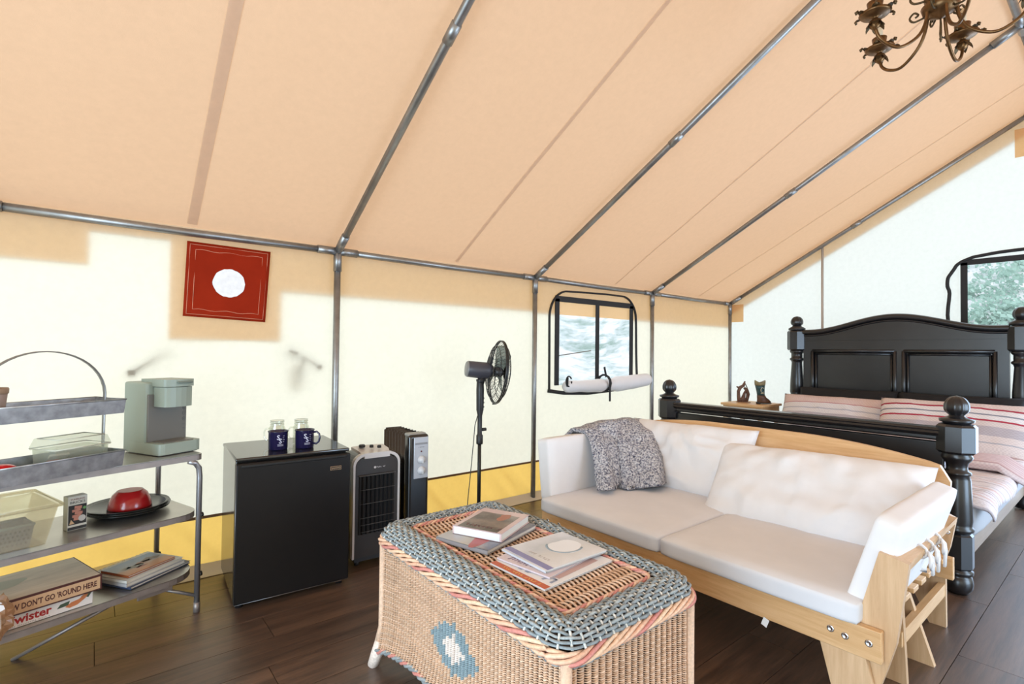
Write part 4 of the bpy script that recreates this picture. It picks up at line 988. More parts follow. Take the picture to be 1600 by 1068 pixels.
rp = pillow('packet', 0.12, 0.07, 0.03, mat('red_wrapper', (0.55, 0.012, 0.014), 0.25), None, TRW(-0.385, 0.05, 0.052), (0.15, 0.1, tr_), 4, n=12); tag(rp, 'shiny red packet in the lower galvanised tray', 'packet')

# coffee maker
SAGE = mat('sage_plastic', (0.29, 0.345, 0.295), 0.38, spec=0.4); SAGE_D = mat('grey_plastic_front', (0.15, 0.145, 0.13), 0.42)
cm = thing('coffee_maker', 'sage green single-serve coffee maker on the top shelf', 'coffee maker', (0.268, 3.03, 0.749), RAD(27))
rbox('body', (0.195, 0.175, 0.335), SAGE, cm, (0, 0.055, 0.170), 0.012, 3)
rbox('front_panel', (0.185, 0.012, 0.27), SAGE_D, cm, (0.0, -0.034, 0.145), 0.004)
b = MB(); hp2 = [(-0.066, -0.035), (-0.066, -0.115)] + [(0.0+0.066*sin(a), -0.115-0.022*cos(a)) for a in arc(8, -pi/2, pi/2)] + [(0.066, -0.115), (0.066, -0.035)]
b.prism(hp2, 0.222, 0.315, 'z'); b.build('brew_head', SAGE, cm)
b = MB(); b.prism([(q[0]*1.09, q[1]*1.06+0.004) for q in hp2[:-1]]+[(0.072, 0.05), (-0.072, 0.05)], 0.318, 0.352, 'z'); lid_o = b.build('lid', SAGE, cm); rbox('lid_grip', (0.075, 0.012, 0.010), mat('sage_dark_slot', (0.16, 0.20, 0.17), 0.5), lid_o, (0.012, -0.143, 0.338), 0.003)
b = MB(); tp = [(-0.10, 0.10), (-0.10, -0.10)] + [(-0.075-0.025*cos(a), -0.125-0.02*sin(a)) for a in arc(4, 0, pi/2)] + [(0.075+0.025*sin(a), -0.125-0.02*cos(a)) for a in arc(4, 0, pi/2)] + [(0.10, -0.10), (0.10, 0.10)]
b.prism(tp, 0.004, 0.055, 'z'); dtr = b.build('drip_tray', SAGE, cm); rbox('drip_grate', (0.14, 0.09, 0.004), SAGE_D, dtr, (0, -0.085, 0.0565), 0.001)
MB().prism([(q[0]*0.95, q[1]*0.95) for q in tp], 0.0, 0.004, 'z').build('foot_plate', BLACK_PLASTIC, cm)
ICON = mat('pale_icon_print', (0.10, 0.11, 0.11), 0.5)
for k, z in enumerate((0.205, 0.178, 0.151, 0.125, 0.105)):
    b = MB()
    if k < 3: b.tube([(0.078+0.007*cos(a), -0.0405, z+0.009*sin(a)) for a in arc(14, 0, 2*pi)], 0.0009, 4); b.box((0.078, -0.0405, z), (0.006, 0.001, 0.0012 if k % 2 else 0.006))
    else: b.box((0.078, -0.0405, z), (0.012, 0.001, 0.002)); b.box((0.078, -0.0405, z-0.006), (0.009, 0.001, 0.0015))
    b.build('printed_icon', ICON, cm)

# plates and bowl
BLK_GLAZE = mat('black_glaze', (0.012, 0.013, 0.012), 0.22, spec=0.5)
pl0 = None
for k in range(3):
    z = 0.4745+0.009*k; ox = (0.0, 0.003, -0.002)[k]
    if k == 0:
        mb = MB(); mb.lathe([(0.0, 0.0), (0.095, 0.0), (0.105, 0.002), (0.150, 0.014), (0.164, 0.020), (0.165, 0.023), (0.148, 0.018), (0.100, 0.006), (0.0, 0.005)], 48)
        pl0 = mb.build('plate', BLK_GLAZE); o = pl0
    else: o = pl0.copy(); COL.objects.link(o)
    o.location = (0.142+ox, 3.035, z); tag(o, ['bottom black plate of the stack under the red bowl', 'middle black plate of the stack under the red bowl', 'top black plate directly under the red bowl'][k], 'plate', 'black plates stacked on the middle shelf')
bw = MB(); bw.lathe([(0.0, 0.078), (0.052, 0.078), (0.055, 0.075), (0.068, 0.062), (0.080, 0.035), (0.086, 0.006), (0.0865, 0.0), (0.083, 0.0), (0.076, 0.035), (0.05, 0.068), (0.0, 0.070)], 40); o = bw.build('bowl', mat('red_melamine', (0.36, 0.010, 0.012), 0.18, spec=0.6), None, loc=(0.148, 3.03, 0.499)); tag(o, 'shiny red bowl turned upside down on black plates', 'bowl')
bf = MB(); bf.lathe([(0.0, 0.0785), (0.049, 0.0785)], 32); bf.build('base_disc', mat('pale_red_base', (0.45, 0.10, 0.08), 0.35), o)

# small brick game box
tb = thing('game_box', 'small upright black and white card box on the middle shelf', 'box', (-0.047, 2.888, 0.4745), RAD(22))
rbox('carton', (0.068, 0.042, 0.142), mat('white_card', (0.60, 0.60, 0.56), 0.5), tb, (0, 0, 0.071), 0.001, 1)
BLKP = mat('black_print', (0.012, 0.011, 0.011), 0.4)
def pane(nm, parent, x, z, w, h, m, y=-0.0213, lift=0.0002): return MB().box((x, y-lift, z), (w, 0.0006, h)).build(nm, m, parent)
pane('printed_front', tb, 0, 0.064, 0.063, 0.082, BLKP); pane('printed_base', tb, 0, 0.008, 0.066, 0.012, BLKP)
text('TUMBLING', 0.0095, mat('dark_pink_print', (0.22, 0.09, 0.10), 0.5), tb, (0, -0.0216, 0.129), (RAD(90), 0, 0), sx=1.1); text('BRICKS', 0.0135, BLKP, tb, (0, -0.0216, 0.116), (RAD(90), 0, 0), sx=1.25)
WB = mat('pink_wood_print', (0.50, 0.22, 0.17), 0.5)
for i, (x, z, w, h, a) in enumerate(((0.002, 0.094, 0.026, 0.012, 0.1), (-0.004, 0.082, 0.03, 0.011, -0.1), (0.004, 0.070, 0.027, 0.012, 0.12), (-0.003, 0.058, 0.03, 0.011, 0.0), (0.0, 0.046, 0.026, 0.012, 0.08))): MB().box((x, -0.0219, z), (w, 0.0006, h), Matrix.Rotation(a, 3, 'Y')).build('printed_brick', WB, tb)
MB().lathe([(0.013, -0.0006), (0.0, -0.0006)], 20, (0.016, -0.0220, 0.046), axis='y').build('printed_badge', mat('grey_print', (0.5, 0.5, 0.5), 0.5), tb)
MB().prism([(-0.028, 0.026), (-0.010, 0.028), (-0.022, 0.046)], -0.0222, -0.0216, 'y').build('printed_wedge', mat('tan_print', (0.60, 0.40, 0.24), 0.5), tb); MB().lathe([(0.006, -0.0006), (0.0, -0.0006)], 14, (0.024, -0.0220, 0.088), axis='y').build('printed_badge', mat('green_print', (0.12, 0.30, 0.10), 0.5), tb)

# clear storage bin with grey basket inside
bn = thing('storage_bin', 'large clear plastic storage bin with lid at the shelf edge', 'bin', SHW(-0.765, 0.19, 0.4745), sr)
MILKY = clear_mat('milky_plastic', (0.95, 0.92, 0.82), 0.17, 0.08, 0.15)
tub(bn, 0.50, 0.32, 0.150, 0.87, 0.002, MILKY); ld = MB(); ld.prism([(-0.262, 0.145), (0.262, 0.145), (0.264, 0.158), (0.225, 0.162), (-0.225, 0.162), (-0.264, 0.158)], -0.172, 0.172, 'y'); ld.build('lid', MILKY, bn)
e = MB(); e.tube([(-0.262, -0.172, 0.152), (0.262, -0.172, 0.152), (0.262, 0.172, 0.152), (-0.262, 0.172, 0.152)], 0.006, 6, closed=True); e.build('lid_rim', MILKY, bn)
gb = thing('basket', 'small grey perforated basket inside the clear bin', 'basket', SHW(-0.70, 0.115, 0.478), sr)
GREYP = mat('grey_plastic_mesh', (0.17, 0.16, 0.165), 0.6)
tub(gb, 0.24, 0.12, 0.085, 0.9, 0.003, GREYP); e = MB(); e.tube([(-0.12, -0.06, 0.085), (0.12, -0.06, 0.085), (0.12, 0.06, 0.085), (-0.12, 0.06, 0.085)], 0.005, 6, closed=True); e.build('rim', mat('blue_grey_plastic', (0.24, 0.30, 0.33), 0.5), gb)
e = MB()
for i in range(16):
    for j in range(4): e.box((-0.098+i*0.013+(j % 2)*0.006, -0.0575+0.0-0.0032*(j-1), 0.018+j*0.016), (0.005, 0.003, 0.006))
e.build('hole', mat('dark_hole', (0.05, 0.05, 0.05), 0.9), gb)['kind'] = 'stuff'

# board games
GX, GY = SHW(-0.365, 0.02, 0)[:2]
g1 = thing('board_game', 'white floor game box with red lettering, underneath the tan one', 'board game', SHW(-0.63, 0.160, 0.1955), sr)
rbox('carton', (0.46, 0.28, 0.052), mat('white_game_card', (0.66, 0.62, 0.60), 0.5), g1, (0, 0, 0.026), 0.001, 1)
RED_P = mat('dark_red_print', (0.34, 0.012, 0.012), 0.5)
text('Twister', 0.042, RED_P, g1, (0.098, -0.1404, 0.027), (RAD(90), 0, 0), align='RIGHT', bold=0.0012)
scribble(26, 0.13, 0.005, mat('grey_print_small', (0.25, 0.22, 0.22), 0.5), g1, (0.03, -0.1404, 0.006), (RAD(90), 0, 0), 3)
b = MB()
for p in ([(0.14, 0.018), (0.16, 0.030), (0.185, 0.034), (0.20, 0.046), (0.215, 0.044), (0.205, 0.030), (0.18, 0.014), (0.155, 0.010)],): b.prism(p, -0.1408, -0.1402, 'y')
b.build('printed_picture', mat('orange_photo_print', (0.48, 0.16, 0.06), 0.5), g1)
b = MB(); b.prism([(0.115, 0.020), (0.125, 0.034), (0.155, 0.038), (0.15, 0.022)], -0.1407, -0.1402, 'y'); b.prism([(0.190, 0.042), (0.215, 0.050), (0.228, 0.050), (0.215, 0.030)], -0.1407, -0.1402, 'y'); b.build('printed_picture', mat('dark_green_photo_print', (0.05, 0.08, 0.05), 0.5), g1)
g2 = thing('board_game', 'tan game box with black western lettering on its edge', 'board game', SHW(-0.615, 0.158, 0.2475), sr)
rbox('carton', (0.48, 0.31, 0.062), mat('maroon_card_edge', (0.060, 0.014, 0.012), 0.5), g2, (0, 0, 0.031), 0.0015, 1)
TAN = NT('faded_wood_print'); _v = TAN.coord((3, 14, 3)); TAN.link(TAN.ramp(TAN.noise(_v, 2.5, 5), [(0.3, (0.40, 0.31, 0.22)), (0.7, (0.58, 0.47, 0.35))]), TAN.bsdf.inputs['Base Color']); TAN.bsdf.inputs['Roughness'].default_value = 0.32
MB().box((0, 0, 0.0622), (0.468, 0.298, 0.0008)).build('printed_top', TAN.m, g2); MB().box((0, -0.1552, 0.030), (0.466, 0.0008, 0.048)).build('printed_edge', mat('tan_edge_print', (0.52, 0.33, 0.19), 0.5), g2)
text("W DON'T GO 'ROUND HERE", 0.030, mat('maroon_print', (0.07, 0.018, 0.016), 0.5), g2, (0.222, -0.1558, 0.029), (RAD(90), 0, 0), align='RIGHT', bold=0.0008, sx=0.66)
b = MB(); b.add([(-0.05+0.10*cos(a)*(1+0.15*sin(3*a)), 0.03+0.05*sin(a), 0.0629) for a in arc(20, 0, 2*pi)[:-1]], [tuple(range(20))]); b.build('printed_scene', mat('faded_green_print', (0.36, 0.36, 0.27), 0.4), g2)

# stack of books
BK = [('dark blue folder at the bottom of the book stack', (0.30, 0.25, 0.012), (0.045, 0.06, 0.11), 36, (0.195, 2.975)),
      ('grey-white notebook above the dark blue folder', (0.28, 0.235, 0.016), (0.42, 0.42, 0.43), 33, (0.185, 2.965)),
      ('white spiral-bound book under the bird picture book', (0.275, 0.225, 0.014), (0.64, 0.63, 0.58), 35, (0.180, 2.960))]
z = 0.196
def book(nm, label, size, col, loc, rz, group=None, pages=(0.70, 0.68, 0.62), hard=True):
    t = thing(nm, label, 'book' if 'magazine' not in nm else 'magazine', loc, rz, group); L, D, h = size; c = 0.0022 if hard else 0.0008
    cmx = mat('cover_' + label[:28], col, 0.38)
    rbox('page_block', (L-0.008, D-0.008, h-2*c), mat('page_edges', pages, 0.7), t, (0.002, 0, h/2), 0.0008, 1)
    rbox('cover', (L, D, c), cmx, t, (0, 0, h-c/2), 0.0004, 1); rbox('cover', (L, D, c), cmx, t, (0, 0, c/2), 0.0004, 1); rbox('spine', (c, D, h), cmx, t, (-L/2+c/2, 0, h/2), 0.0004, 1)
    return t
for lab, sz, col, a, xy in BK:
    t = book('book', lab, sz, col, (xy[0], xy[1], z), RAD(a)); z += sz[2]+0.0005
    if 'spiral' in lab:
        for i in range(14):
            m = MB(); m.tube([(-0.125+i*0.019, 0.112+0.007*cos(q), 0.008+0.008*sin(q)) for q in arc(8, 0, 2*pi)], 0.001, 4); m.build('spiral_ring', CHROME, t)
BIRD = NT('bird_cover_print'); tc = BIRD.n.new('ShaderNodeTexCoord'); spx = BIRD.n.new('ShaderNodeSeparateXYZ'); BIRD.link(tc.outputs['Object'], spx.inputs[0])
mr = BIRD.n.new('ShaderNodeMapRange'); mr.inputs['From Min'].default_value = -0.085; mr.inputs['From Max'].default_value = 0.085; BIRD.link(spx.outputs[1], mr.inputs['Value'])
BIRD.link(BIRD.ramp(mr.outputs[0], [(0.0, (0.55, 0.20, 0.05)), (0.35, (0.50, 0.26, 0.12)), (0.5, (0.30, 0.33, 0.36)), (1.0, (0.20, 0.32, 0.46))]), BIRD.bsdf.inputs['Base Color']); BIRD.bsdf.inputs['Roughness'].default_value = 0.3
t = book('book', 'picture book with birds on an orange and blue cover', (0.225, 0.165, 0.010), (0.34, 0.09, 0.03), (0.185, 2.945, z), RAD(34))
MB().box((0, 0, 0.0102), (0.221, 0.161, 0.0006)).build('printed_cover', BIRD.m, t)
random.seed(9)
for i, (x, y, s, c) in enumerate(((-0.03, -0.01, 0.05, (0.20, 0.19, 0.15)), (0.02, 0.0, 0.045, (0.36, 0.16, 0.08)), (0.06, 0.012, 0.05, (0.20, 0.15, 0.11)), (-0.015, -0.035, 0.03, (0.34, 0.12, 0.08)), (-0.06, 0.0, 0.03, (0.24, 0.24, 0.20)))):
    b = MB(); n = 12; b.add([(x+s*(0.6+0.5*random.random())*cos(2*pi*k/n), y+s*0.5*(0.5+0.6*random.random())*sin(2*pi*k/n), 0.0107) for k in range(n)], [tuple(range(n))]); b.build('printed_bird', mat('bird_print_%d' % i, c, 0.35), t)
# crumpled bag at the shelf edge
b = MB(); BAGP = clear_mat('crinkled_cellophane', (0.70, 0.50, 0.33), 0.50, 0.10, 0.2)
def bag(s, t_):
    a, p = 2*pi*s, pi*t_; d = Vector((sin(p)*cos(a), sin(p)*sin(a), cos(p))); r = 1+0.30*NZ.noise(d*2.3)+0.18*NZ.noise(d*6)
    return Vector((d.x*0.055*r, d.y*0.06*r, 0.075+d.z*0.080*r))
o = b.grid(bag, 30, 18, smooth=False).build('cellophane_bag', BAGP, None, loc=(-0.262, 2.60, 0.196)); tag(o, 'crumpled brown cellophane bag beside the game boxes', 'bag')

# ------------------------------------------------------------------ refrigerator
fr = thing('mini_fridge', 'black compact refrigerator with a flat door', 'refrigerator', (0.806, 2.695, 0), RAD(-3.7))
FBLK = mat('black_enamel', (0.006, 0.005, 0.005), 0.42, bump=0.08, bscale=220, spec=0.3); FSIDE = mat('black_gloss_side', (0.020, 0.019, 0.018), 0.16, spec=0.7)
rbox('cabinet', (0.535, 0.475, 0.685), FSIDE, fr, (0, 0.295, 0.373), 0.006, 2)
rbox('door', (0.545, 0.045, 0.665), FBLK, fr, (0, 0.024, 0.368), 0.008, 3)
rbox('top_panel', (0.545, 0.50, 0.018), mat('black_gloss_top', (0.014, 0.013, 0.013), 0.12, spec=0.8), fr, (0, 0.272, 0.716), 0.006, 3)
rbox('door_gasket', (0.53, 0.010, 0.655), mat('grey_gasket', (0.18, 0.17, 0.16), 0.5), fr, (0, 0.052, 0.370), 0.002)
rbox('door_grip', (0.50, 0.010, 0.014), mat('dark_recess', (0.004, 0.004, 0.004), 0.6), fr, (0, -0.0005, 0.688), 0.004)
b = MB(); b.tube([(-0.27, -0.0008, 0.038), (0.27, -0.0008, 0.038)], 0.0012, 5); b.tube([(-0.2715, 0.0, 0.04), (-0.2715, 0.0, 0.70)], 0.0011, 5); b.build('chrome_edge', mat('grey_edge_line', (0.22, 0.22, 0.23), 0.3, 0.8), fr)
BR = mat('brass_badge', (0.62, 0.42, 0.24), 0.3, 0.9)
rbox('badge', (0.056, 0.002, 0.020), BR, fr, (0.195, 0.0005, 0.630), 0.0006, 1); rbox('badge_field', (0.052, 0.002, 0.016), BLKP, fr, (0.195, -0.0002, 0.630), 0.0004, 1)
text('SANYO', 0.0125, BR, fr, (0.195, -0.0016, 0.630), (RAD(90), 0, 0), sx=1.15, bold=0.0002)
for x in (-0.24, 0.24):
    MB().lathe([(0.018, 0.0), (0.018, 0.02), (0.012, 0.03), (0.012, 0.034)], 14, (x, 0.07, 0)).build('foot', BLACK_PLASTIC, fr); MB().lathe([(0.018, 0.0), (0.018, 0.034)], 14, (x, 0.48, 0)).build('foot', BLACK_PLASTIC, fr)
rbox('hinge', (0.05, 0.03, 0.008), CHROME, fr, (0.225, 0.03, 0.031), 0.002)
# enamel mugs and jar mugs
NAVY = mat('navy_enamel', (0.012, 0.010, 0.045), 0.12, spec=0.6, coat=0.3)
def mug(loc, rz, lab):
    t = thing('enamel_mug', lab, 'mug', loc, rz, 'navy enamel mugs on the refrigerator')
    MB().lathe([(0.0, 0.0), (0.044, 0.0), (0.047, 0.004), (0.0475, 0.088), (0.0505, 0.094), (0.0505, 0.0965), (0.046, 0.094), (0.0445, 0.008), (0.0, 0.006)], 36).build('body', NAVY, t)
    MB().tube([(0.0495*cos(a), 0.0495*sin(a), 0.0955) for a in arc(36, 0, 2*pi)[:-1]], 0.0014, 6, closed=True).build('rim', mat('dark_rim', (0.02, 0.02, 0.03), 0.2), t)
    MB().tube([(0.046, 0, 0.082), (0.066, 0, 0.086), (0.080, 0, 0.074), (0.083, 0, 0.054), (0.078, 0, 0.034), (0.064, 0, 0.022), (0.046, 0, 0.024)], 0.0055, 8).build('handle', NAVY, t)
    return t
PRINT = mat('pale_lilac_print', (0.55, 0.55, 0.66), 0.5)
def mug_print(t, world_rz):
    # printed emblem wrapped on the mug wall, facing the room
    def wrap(o, ang, z):
        for v in o.data.vertices:
            a = ang + v.co.x/0.048; zz = z+v.co.y; r = 0.0482+v.co.z; v.co = (r*cos(a), r*sin(a), zz)
    for s, sz, dz, dx in (('S', 0.034, 0.066, -0.006), ('S', 0.034, 0.047, 0.004)):
        o = text(s, sz, PRINT, t, (0, 0, 0), (0, 0, 0), bold=0.0004, name='printed_emblem')
        for v in o.data.vertices: v.co.x += dx
        wrap(o, RAD(-110+14)-world_rz, dz)
    b = MB()
    for i in range(4): b.tube([((0.0485)*cos(q), 0.0485*sin(q), 0.074-0.010*i) for q in [RAD(-110+33)-world_rz+k*0.05 for k in range(5-i % 2)]], 0.0009, 4)
    for i in range(2): b.tube([((0.0485)*cos(q), 0.0485*sin(q), 0.030-0.006*i) for q in [RAD(-110+2)-world_rz+k*0.06 for k in range(11)]], 0.0012, 4)
    b.build('printed_lines', PRINT, t)['kind'] = 'stuff'
m1 = mug((0.762, 2.875, 0.7255), RAD(58), 'left-hand navy enamel mug with its handle hidden behind'); mug_print(m1, RAD(58))
m2 = mug((0.888, 2.845, 0.7255), RAD(-42), 'navy enamel mug with its handle facing the air cooler'); mug_print(m2, RAD(-42))
GLASS = clear_mat('clear_glass', (0.96, 0.975, 0.94), 0.04, 0.14, 0.03)
for k, (x, y, rz, lab) in enumerate(((0.785, 2.985, RAD(141), 'clear glass jar mug behind the left navy mug'), (0.905, 2.965, RAD(141), 'clear glass jar mug behind the right navy mug'))):
    t = thing('jar_mug', lab, 'jar', (x, y, 0.7255), rz, 'glass jar mugs on the refrigerator')
    MB().lathe([(0.0, 0.0), (0.038, 0.0), (0.042, 0.006), (0.042, 0.095), (0.034, 0.112), (0.034, 0.136), (0.0355, 0.137), (0.031, 0.136), (0.031, 0.112), (0.039, 0.094), (0.039, 0.008), (0.0, 0.006)], 28).build('body', GLASS, t)
    b = MB()
    for z_ in (0.115, 0.128, 0.136): b.tube([(0.0352*cos(a), 0.0352*sin(a), z_) for a in arc(24, 0, 2*pi)[:-1]], 0.0014, 5, closed=True)
    b.build('thread', mat('glass_thread', (0.60, 0.62, 0.56), 0.15), t)
    MB().tube([(0.041, 0, 0.092), (0.062, 0, 0.090), (0.070, 0, 0.072), (0.069, 0, 0.045), (0.058, 0, 0.028), (0.041, 0, 0.028)], 0.005, 8).build('handle', GLASS, t)

# ------------------------------------------------------------------ evaporative air cooler
ck = thing('air_cooler', 'dark brown portable air cooler with silver trim and louvred grille', 'air cooler', (1.307, 2.85, 0), RAD(-2))
BRN = mat('dark_brown_plastic', (0.022, 0.015, 0.011), 0.35); SILV = mat('silver_plastic', (0.56, 0.52, 0.50), 0.35, 0.2)
def arch_poly(w, h, r, z0): return [(-w/2, z0), (w/2, z0), (w/2, h-r)] + [(w/2-r+r*cos(a), h-r+r*0.8*sin(a)) for a in arc(7, 0, pi/2)] + [(-w/2+r-r*sin(a), h-r+r*0.8*cos(a)) for a in arc(7, 0, pi/2)] + [(-w/2, h-r)]
MB().prism(arch_poly(0.262, 0.640, 0.07, 0.055), 0.0, 0.27, 'y').build('body', BRN, ck)
b = MB(); o_, i_ = arch_poly(0.286, 0.668, 0.08, 0.055), arch_poly(0.262, 0.652, 0.072, 0.055); n = len(o_)
vs = [(q[0], y_, q[1]) for y_ in (-0.006, 0.03) for q in o_]+[(q[0], y_, q[1]) for y_ in (-0.006, 0.03) for q in i_]; fs = []
for i in range(1, n): j = (i+1) % n; fs += [(i, j, n+j, n+i), (2*n+i, 3*n+i, 3*n+j, 2*n+j), (i, 2*n+i, 2*n+j, j), (n+i, n+j, 3*n+j, 3*n+i)]
b.add(vs, fs).build('silver_trim', SILV, ck)
# louvred grille in a dark recess
rbox('grille_recess', (0.215, 0.006, 0.335), mat('recess_black', (0.005, 0.005, 0.005), 0.7), ck, (0, -0.002, 0.355), 0.002, 1)
lv = MB().box((0, 0, 0), (0.005, 0.016, 0.33)).mesh('louvre'); lv.materials.append(BLACK_PLASTIC)
for i in range(8): link('louvre', lv, None, ck, (-0.090+i*0.0257, -0.010, 0.355), (0, 0, RAD(25)))
lh = MB().tube([(-0.105, 0, 0), (0.105, 0, 0)], 0.0022, 6).mesh('crossbar'); lh.materials.append(mat('dark_grey_bar', (0.06, 0.06, 0.06), 0.4))
for z_ in (0.205, 0.245, 0.285, 0.365, 0.445): link('crossbar', lh, None, ck, (0, -0.020, z_))
rbox('grille_frame', (0.225, 0.012, 0.006), mat('dark_grey_bar', (0.06, 0.06, 0.06), 0.4), ck, (0, -0.012, 0.525), 0.002)
scribble(7, 0.055, 0.009, SILV, ck, (0.025, -0.0008, 0.565), (RAD(90), 0, 0), 5); MB().lathe([(0.007, -0.0008), (0.0, -0.0008)], 14, (-0.012, -0.0004, 0.565), axis='y').build('printed_mark', SILV, ck)
b = MB(); b.prism([(-0.062, -0.002), (0.062, -0.002), (0.075, 0.05), (0.08, 0.14), (0.0, 0.16), (-0.08, 0.14), (-0.075, 0.05)], 0.0, 0.016, 'z')
for i, v in enumerate(b.v): x_, y_, z_ = v; b.v[i] = (x_*1.25+0.0, y_*1.15-0.004, z_+0.618+0.034*min(1, max(0, (y_+0.01)/0.08)))
pn = b.build('control_panel', SILV, ck)
for k, (x_, y_, r_) in enumerate(((-0.045, 0.125, 0.019), (0.0, 0.088, 0.012), (0.035, 0.055, 0.012))): MB().lathe([(r_, 0.0), (r_, 0.012), (r_*0.8, 0.016), (0.0, 0.016)], 16, (x_, y_, 0.666)).build('control_knob', BLACK_PLASTIC, pn)
b = MB(); b.prism([(0.035, 0.07), (0.105, 0.07), (0.105, 0.12), (0.095, 0.155), (0.08, 0.172), (0.06, 0.165), (0.045, 0.13)], -0.003, 0.002, 'y'); b.build('water_gauge', mat('grey_gauge', (0.25, 0.25, 0.27), 0.35), ck)
MB().box((0, 0.135, 0.045), (0.25, 0.25, 0.03)).build('base', BLACK_PLASTIC, ck)
for x in (-0.1, 0.1):
    for y_ in (0.04, 0.22): MB().lathe([(0.016, -0.01), (0.016, 0.01)], 14, (x, y_, 0.0165), axis='x').build('caster', BLACK_PLASTIC, ck)

# ------------------------------------------------------------------ oil-filled radiator
ht = thing('oil_heater', 'black oil-filled radiator with a silver control panel', 'heater', (1.585, 2.85, 0), RAD(-2))
HB = mat('black_heater_enamel', (0.008, 0.008, 0.009), 0.16, coat=0.5)
rbox('control_box', (0.142, 0.07, 0.60), HB, ht, (0, 0.035, 0.430), 0.02, 4)
rbox('grey_cap', (0.125, 0.06, 0.02), mat('grey_heater_cap', (0.28, 0.27, 0.25), 0.4), ht, (-0.005, 0.045, 0.727), 0.009, 3)
pnl = rbox('control_panel', (0.098, 0.008, 0.255), mat('silver_heater_panel', (0.46, 0.48, 0.52), 0.35, 0.3), ht, (0.012, -0.002, 0.585), 0.003, 2)
rbox('panel_slot', (0.085, 0.003, 0.012), mat('grey_slot', (0.25, 0.26, 0.28), 0.4), pnl, (0, -0.0045, 0.088), 0.001, 1)
scribble(9, 0.04, 0.006, BLKP, pnl, (0, -0.0046, 0.066), (RAD(90), 0, 0), 6); MB().lathe([(0.005, 0.0), (0.005, -0.003), (0.0, -0.003)], 12, (0, -0.004, 0.040), axis='y').build('indicator_lamp', mat('dark_red_lamp', (0.10, 0.012, 0.012), 0.2), pnl)
for z_ in (-0.012, -0.078):
    kb = MB().lathe([(0.026, 0.0), (0.026, -0.006), (0.021, -0.009), (0.019, -0.022), (0.0, -0.024)], 24, (0, -0.004, z_), axis='y').build('dial', mat('pale_dial', (0.60, 0.61, 0.63), 0.3), pnl); MB().box((0, -0.0285, z_), (0.006, 0.006, 0.036)).build('dial_ridge', mat('pale_dial', (0.60, 0.61, 0.63), 0.3), kb)
fin = bmesh.new(); bmesh.ops.create_cube(fin, size=1.0); bmesh.ops.scale(fin, vec=(0.136, 0.025, 0.60), verts=fin.verts); bmesh.ops.bevel(fin, geom=fin.edges[:], offset=0.0115, segments=3, affect='EDGES')
bmesh.ops.translate(fin, verts=fin.verts, vec=(0, 0, 0)); fme = bpy.data.meshes.new('fin'); fin.to_mesh(fme); fin.free(); fme.materials.append(HB)
for p in fme.polygons: p.use_smooth = True
for i in range(7): link('fin', fme, None, ht, (-0.005, 0.105+i*0.044, 0.432))
MB().tube([(0, 0.07, 0.66), (0, 0.38, 0.66)], 0.02, 10).build('oil_pipe', HB, ht); MB().tube([(0, 0.07, 0.2), (0, 0.38, 0.2)], 0.02, 10).build('oil_pipe', HB, ht)
for y_ in (0.09, 0.36):
    b = MB(); b.tube([(-0.11, y_, 0.045), (-0.09, y_, 0.08), (0, y_, 0.135), (0.09, y_, 0.08), (0.11, y_, 0.045)], 0.008, 8); b.build('caster_frame', HB, ht)
    for x in (-0.11, 0.11): MB().lathe([(0.022, -0.01), (0.022, 0.01)], 16, (x, y_, 0.0225), axis='x').build('caster', BLACK_PLASTIC, ht)

# ------------------------------------------------------------------ pedestal fan
fn_ = thing('pedestal_fan', 'black pedestal fan turned towards the bed', 'fan', (2.118, 2.95, 0), 0)
FB = mat('charcoal_plastic', (0.022, 0.022, 0.025), 0.4)
MB().lathe([(0.0, 0.0), (0.21, 0.0), (0.21, 0.012), (0.19, 0.022), (0.06, 0.035), (0.04, 0.07), (0.03, 0.08)], 40).build('base', BLACK_PLASTIC, fn_)
MB().tube([(0, 0, 0.05), (0, 0, 0.70)], 0.013, 12).build('inner_pole', BLACK_PLASTIC, fn_)
MB().lathe([(0.022, 0.60), (0.024, 0.61), (0.024, 0.66), (0.017, 0.67), (0.017, 0.80), (0.026, 0.84), (0.028, 0.98), (0.026, 1.035), (0.030, 1.045), (0.030, 1.055)], 16, smooth=True).build('outer_pole', FB, fn_)
MB().lathe([(0.012, 0.0), (0.012, 0.03), (0.0, 0.032)], 12, (0.022, 0, 0.70), axis='x').build('height_knob', BLACK_PLASTIC, fn_)
for z_ in (0.86, 0.89, 0.92): MB().lathe([(0.008, 0.0), (0.008, 0.006), (0.0, 0.007)], 10, (0.026, 0, z_), axis='x').build('button', BLACK_PLASTIC, fn_)
ax = Vector((0.92, -0.36, -0.10)).normalized(); e1 = Vector((0, 0, 1)); e1 = (e1-ax*e1.dot(ax)).normalized(); e2 = ax.cross(e1)
mc = Vector((0.012, -0.006, 1.118))
def FP(a, r, th): return mc + ax*a + (e1*cos(th)+e2*sin(th))*r
def flathe(prof, n=24):
    m = MB(); vs = [FP(a, r, 2*pi*k/n) for a, r in prof for k in range(n)]; fs = [(i*n+k, i*n+(k+1) % n, (i+1)*n+(k+1) % n, (i+1)*n+k) for i in range(len(prof)-1) for k in range(n)]
    m.add(vs, fs, None, True); return m
b = MB(); b.tube([(0, 0, 1.03), tuple(mc+Vector((0, 0, -0.05)))], 0.028, 12); b.build('neck', FB, fn_)
flathe([(-0.115, 0.0), (-0.115, 0.050), (-0.108, 0.056), (0.03, 0.060), (0.045, 0.055), (0.06, 0.045), (0.06, 0.0)]).build('motor_housing', mat('slate_plastic', (0.055, 0.055, 0.070), 0.4), fn_)
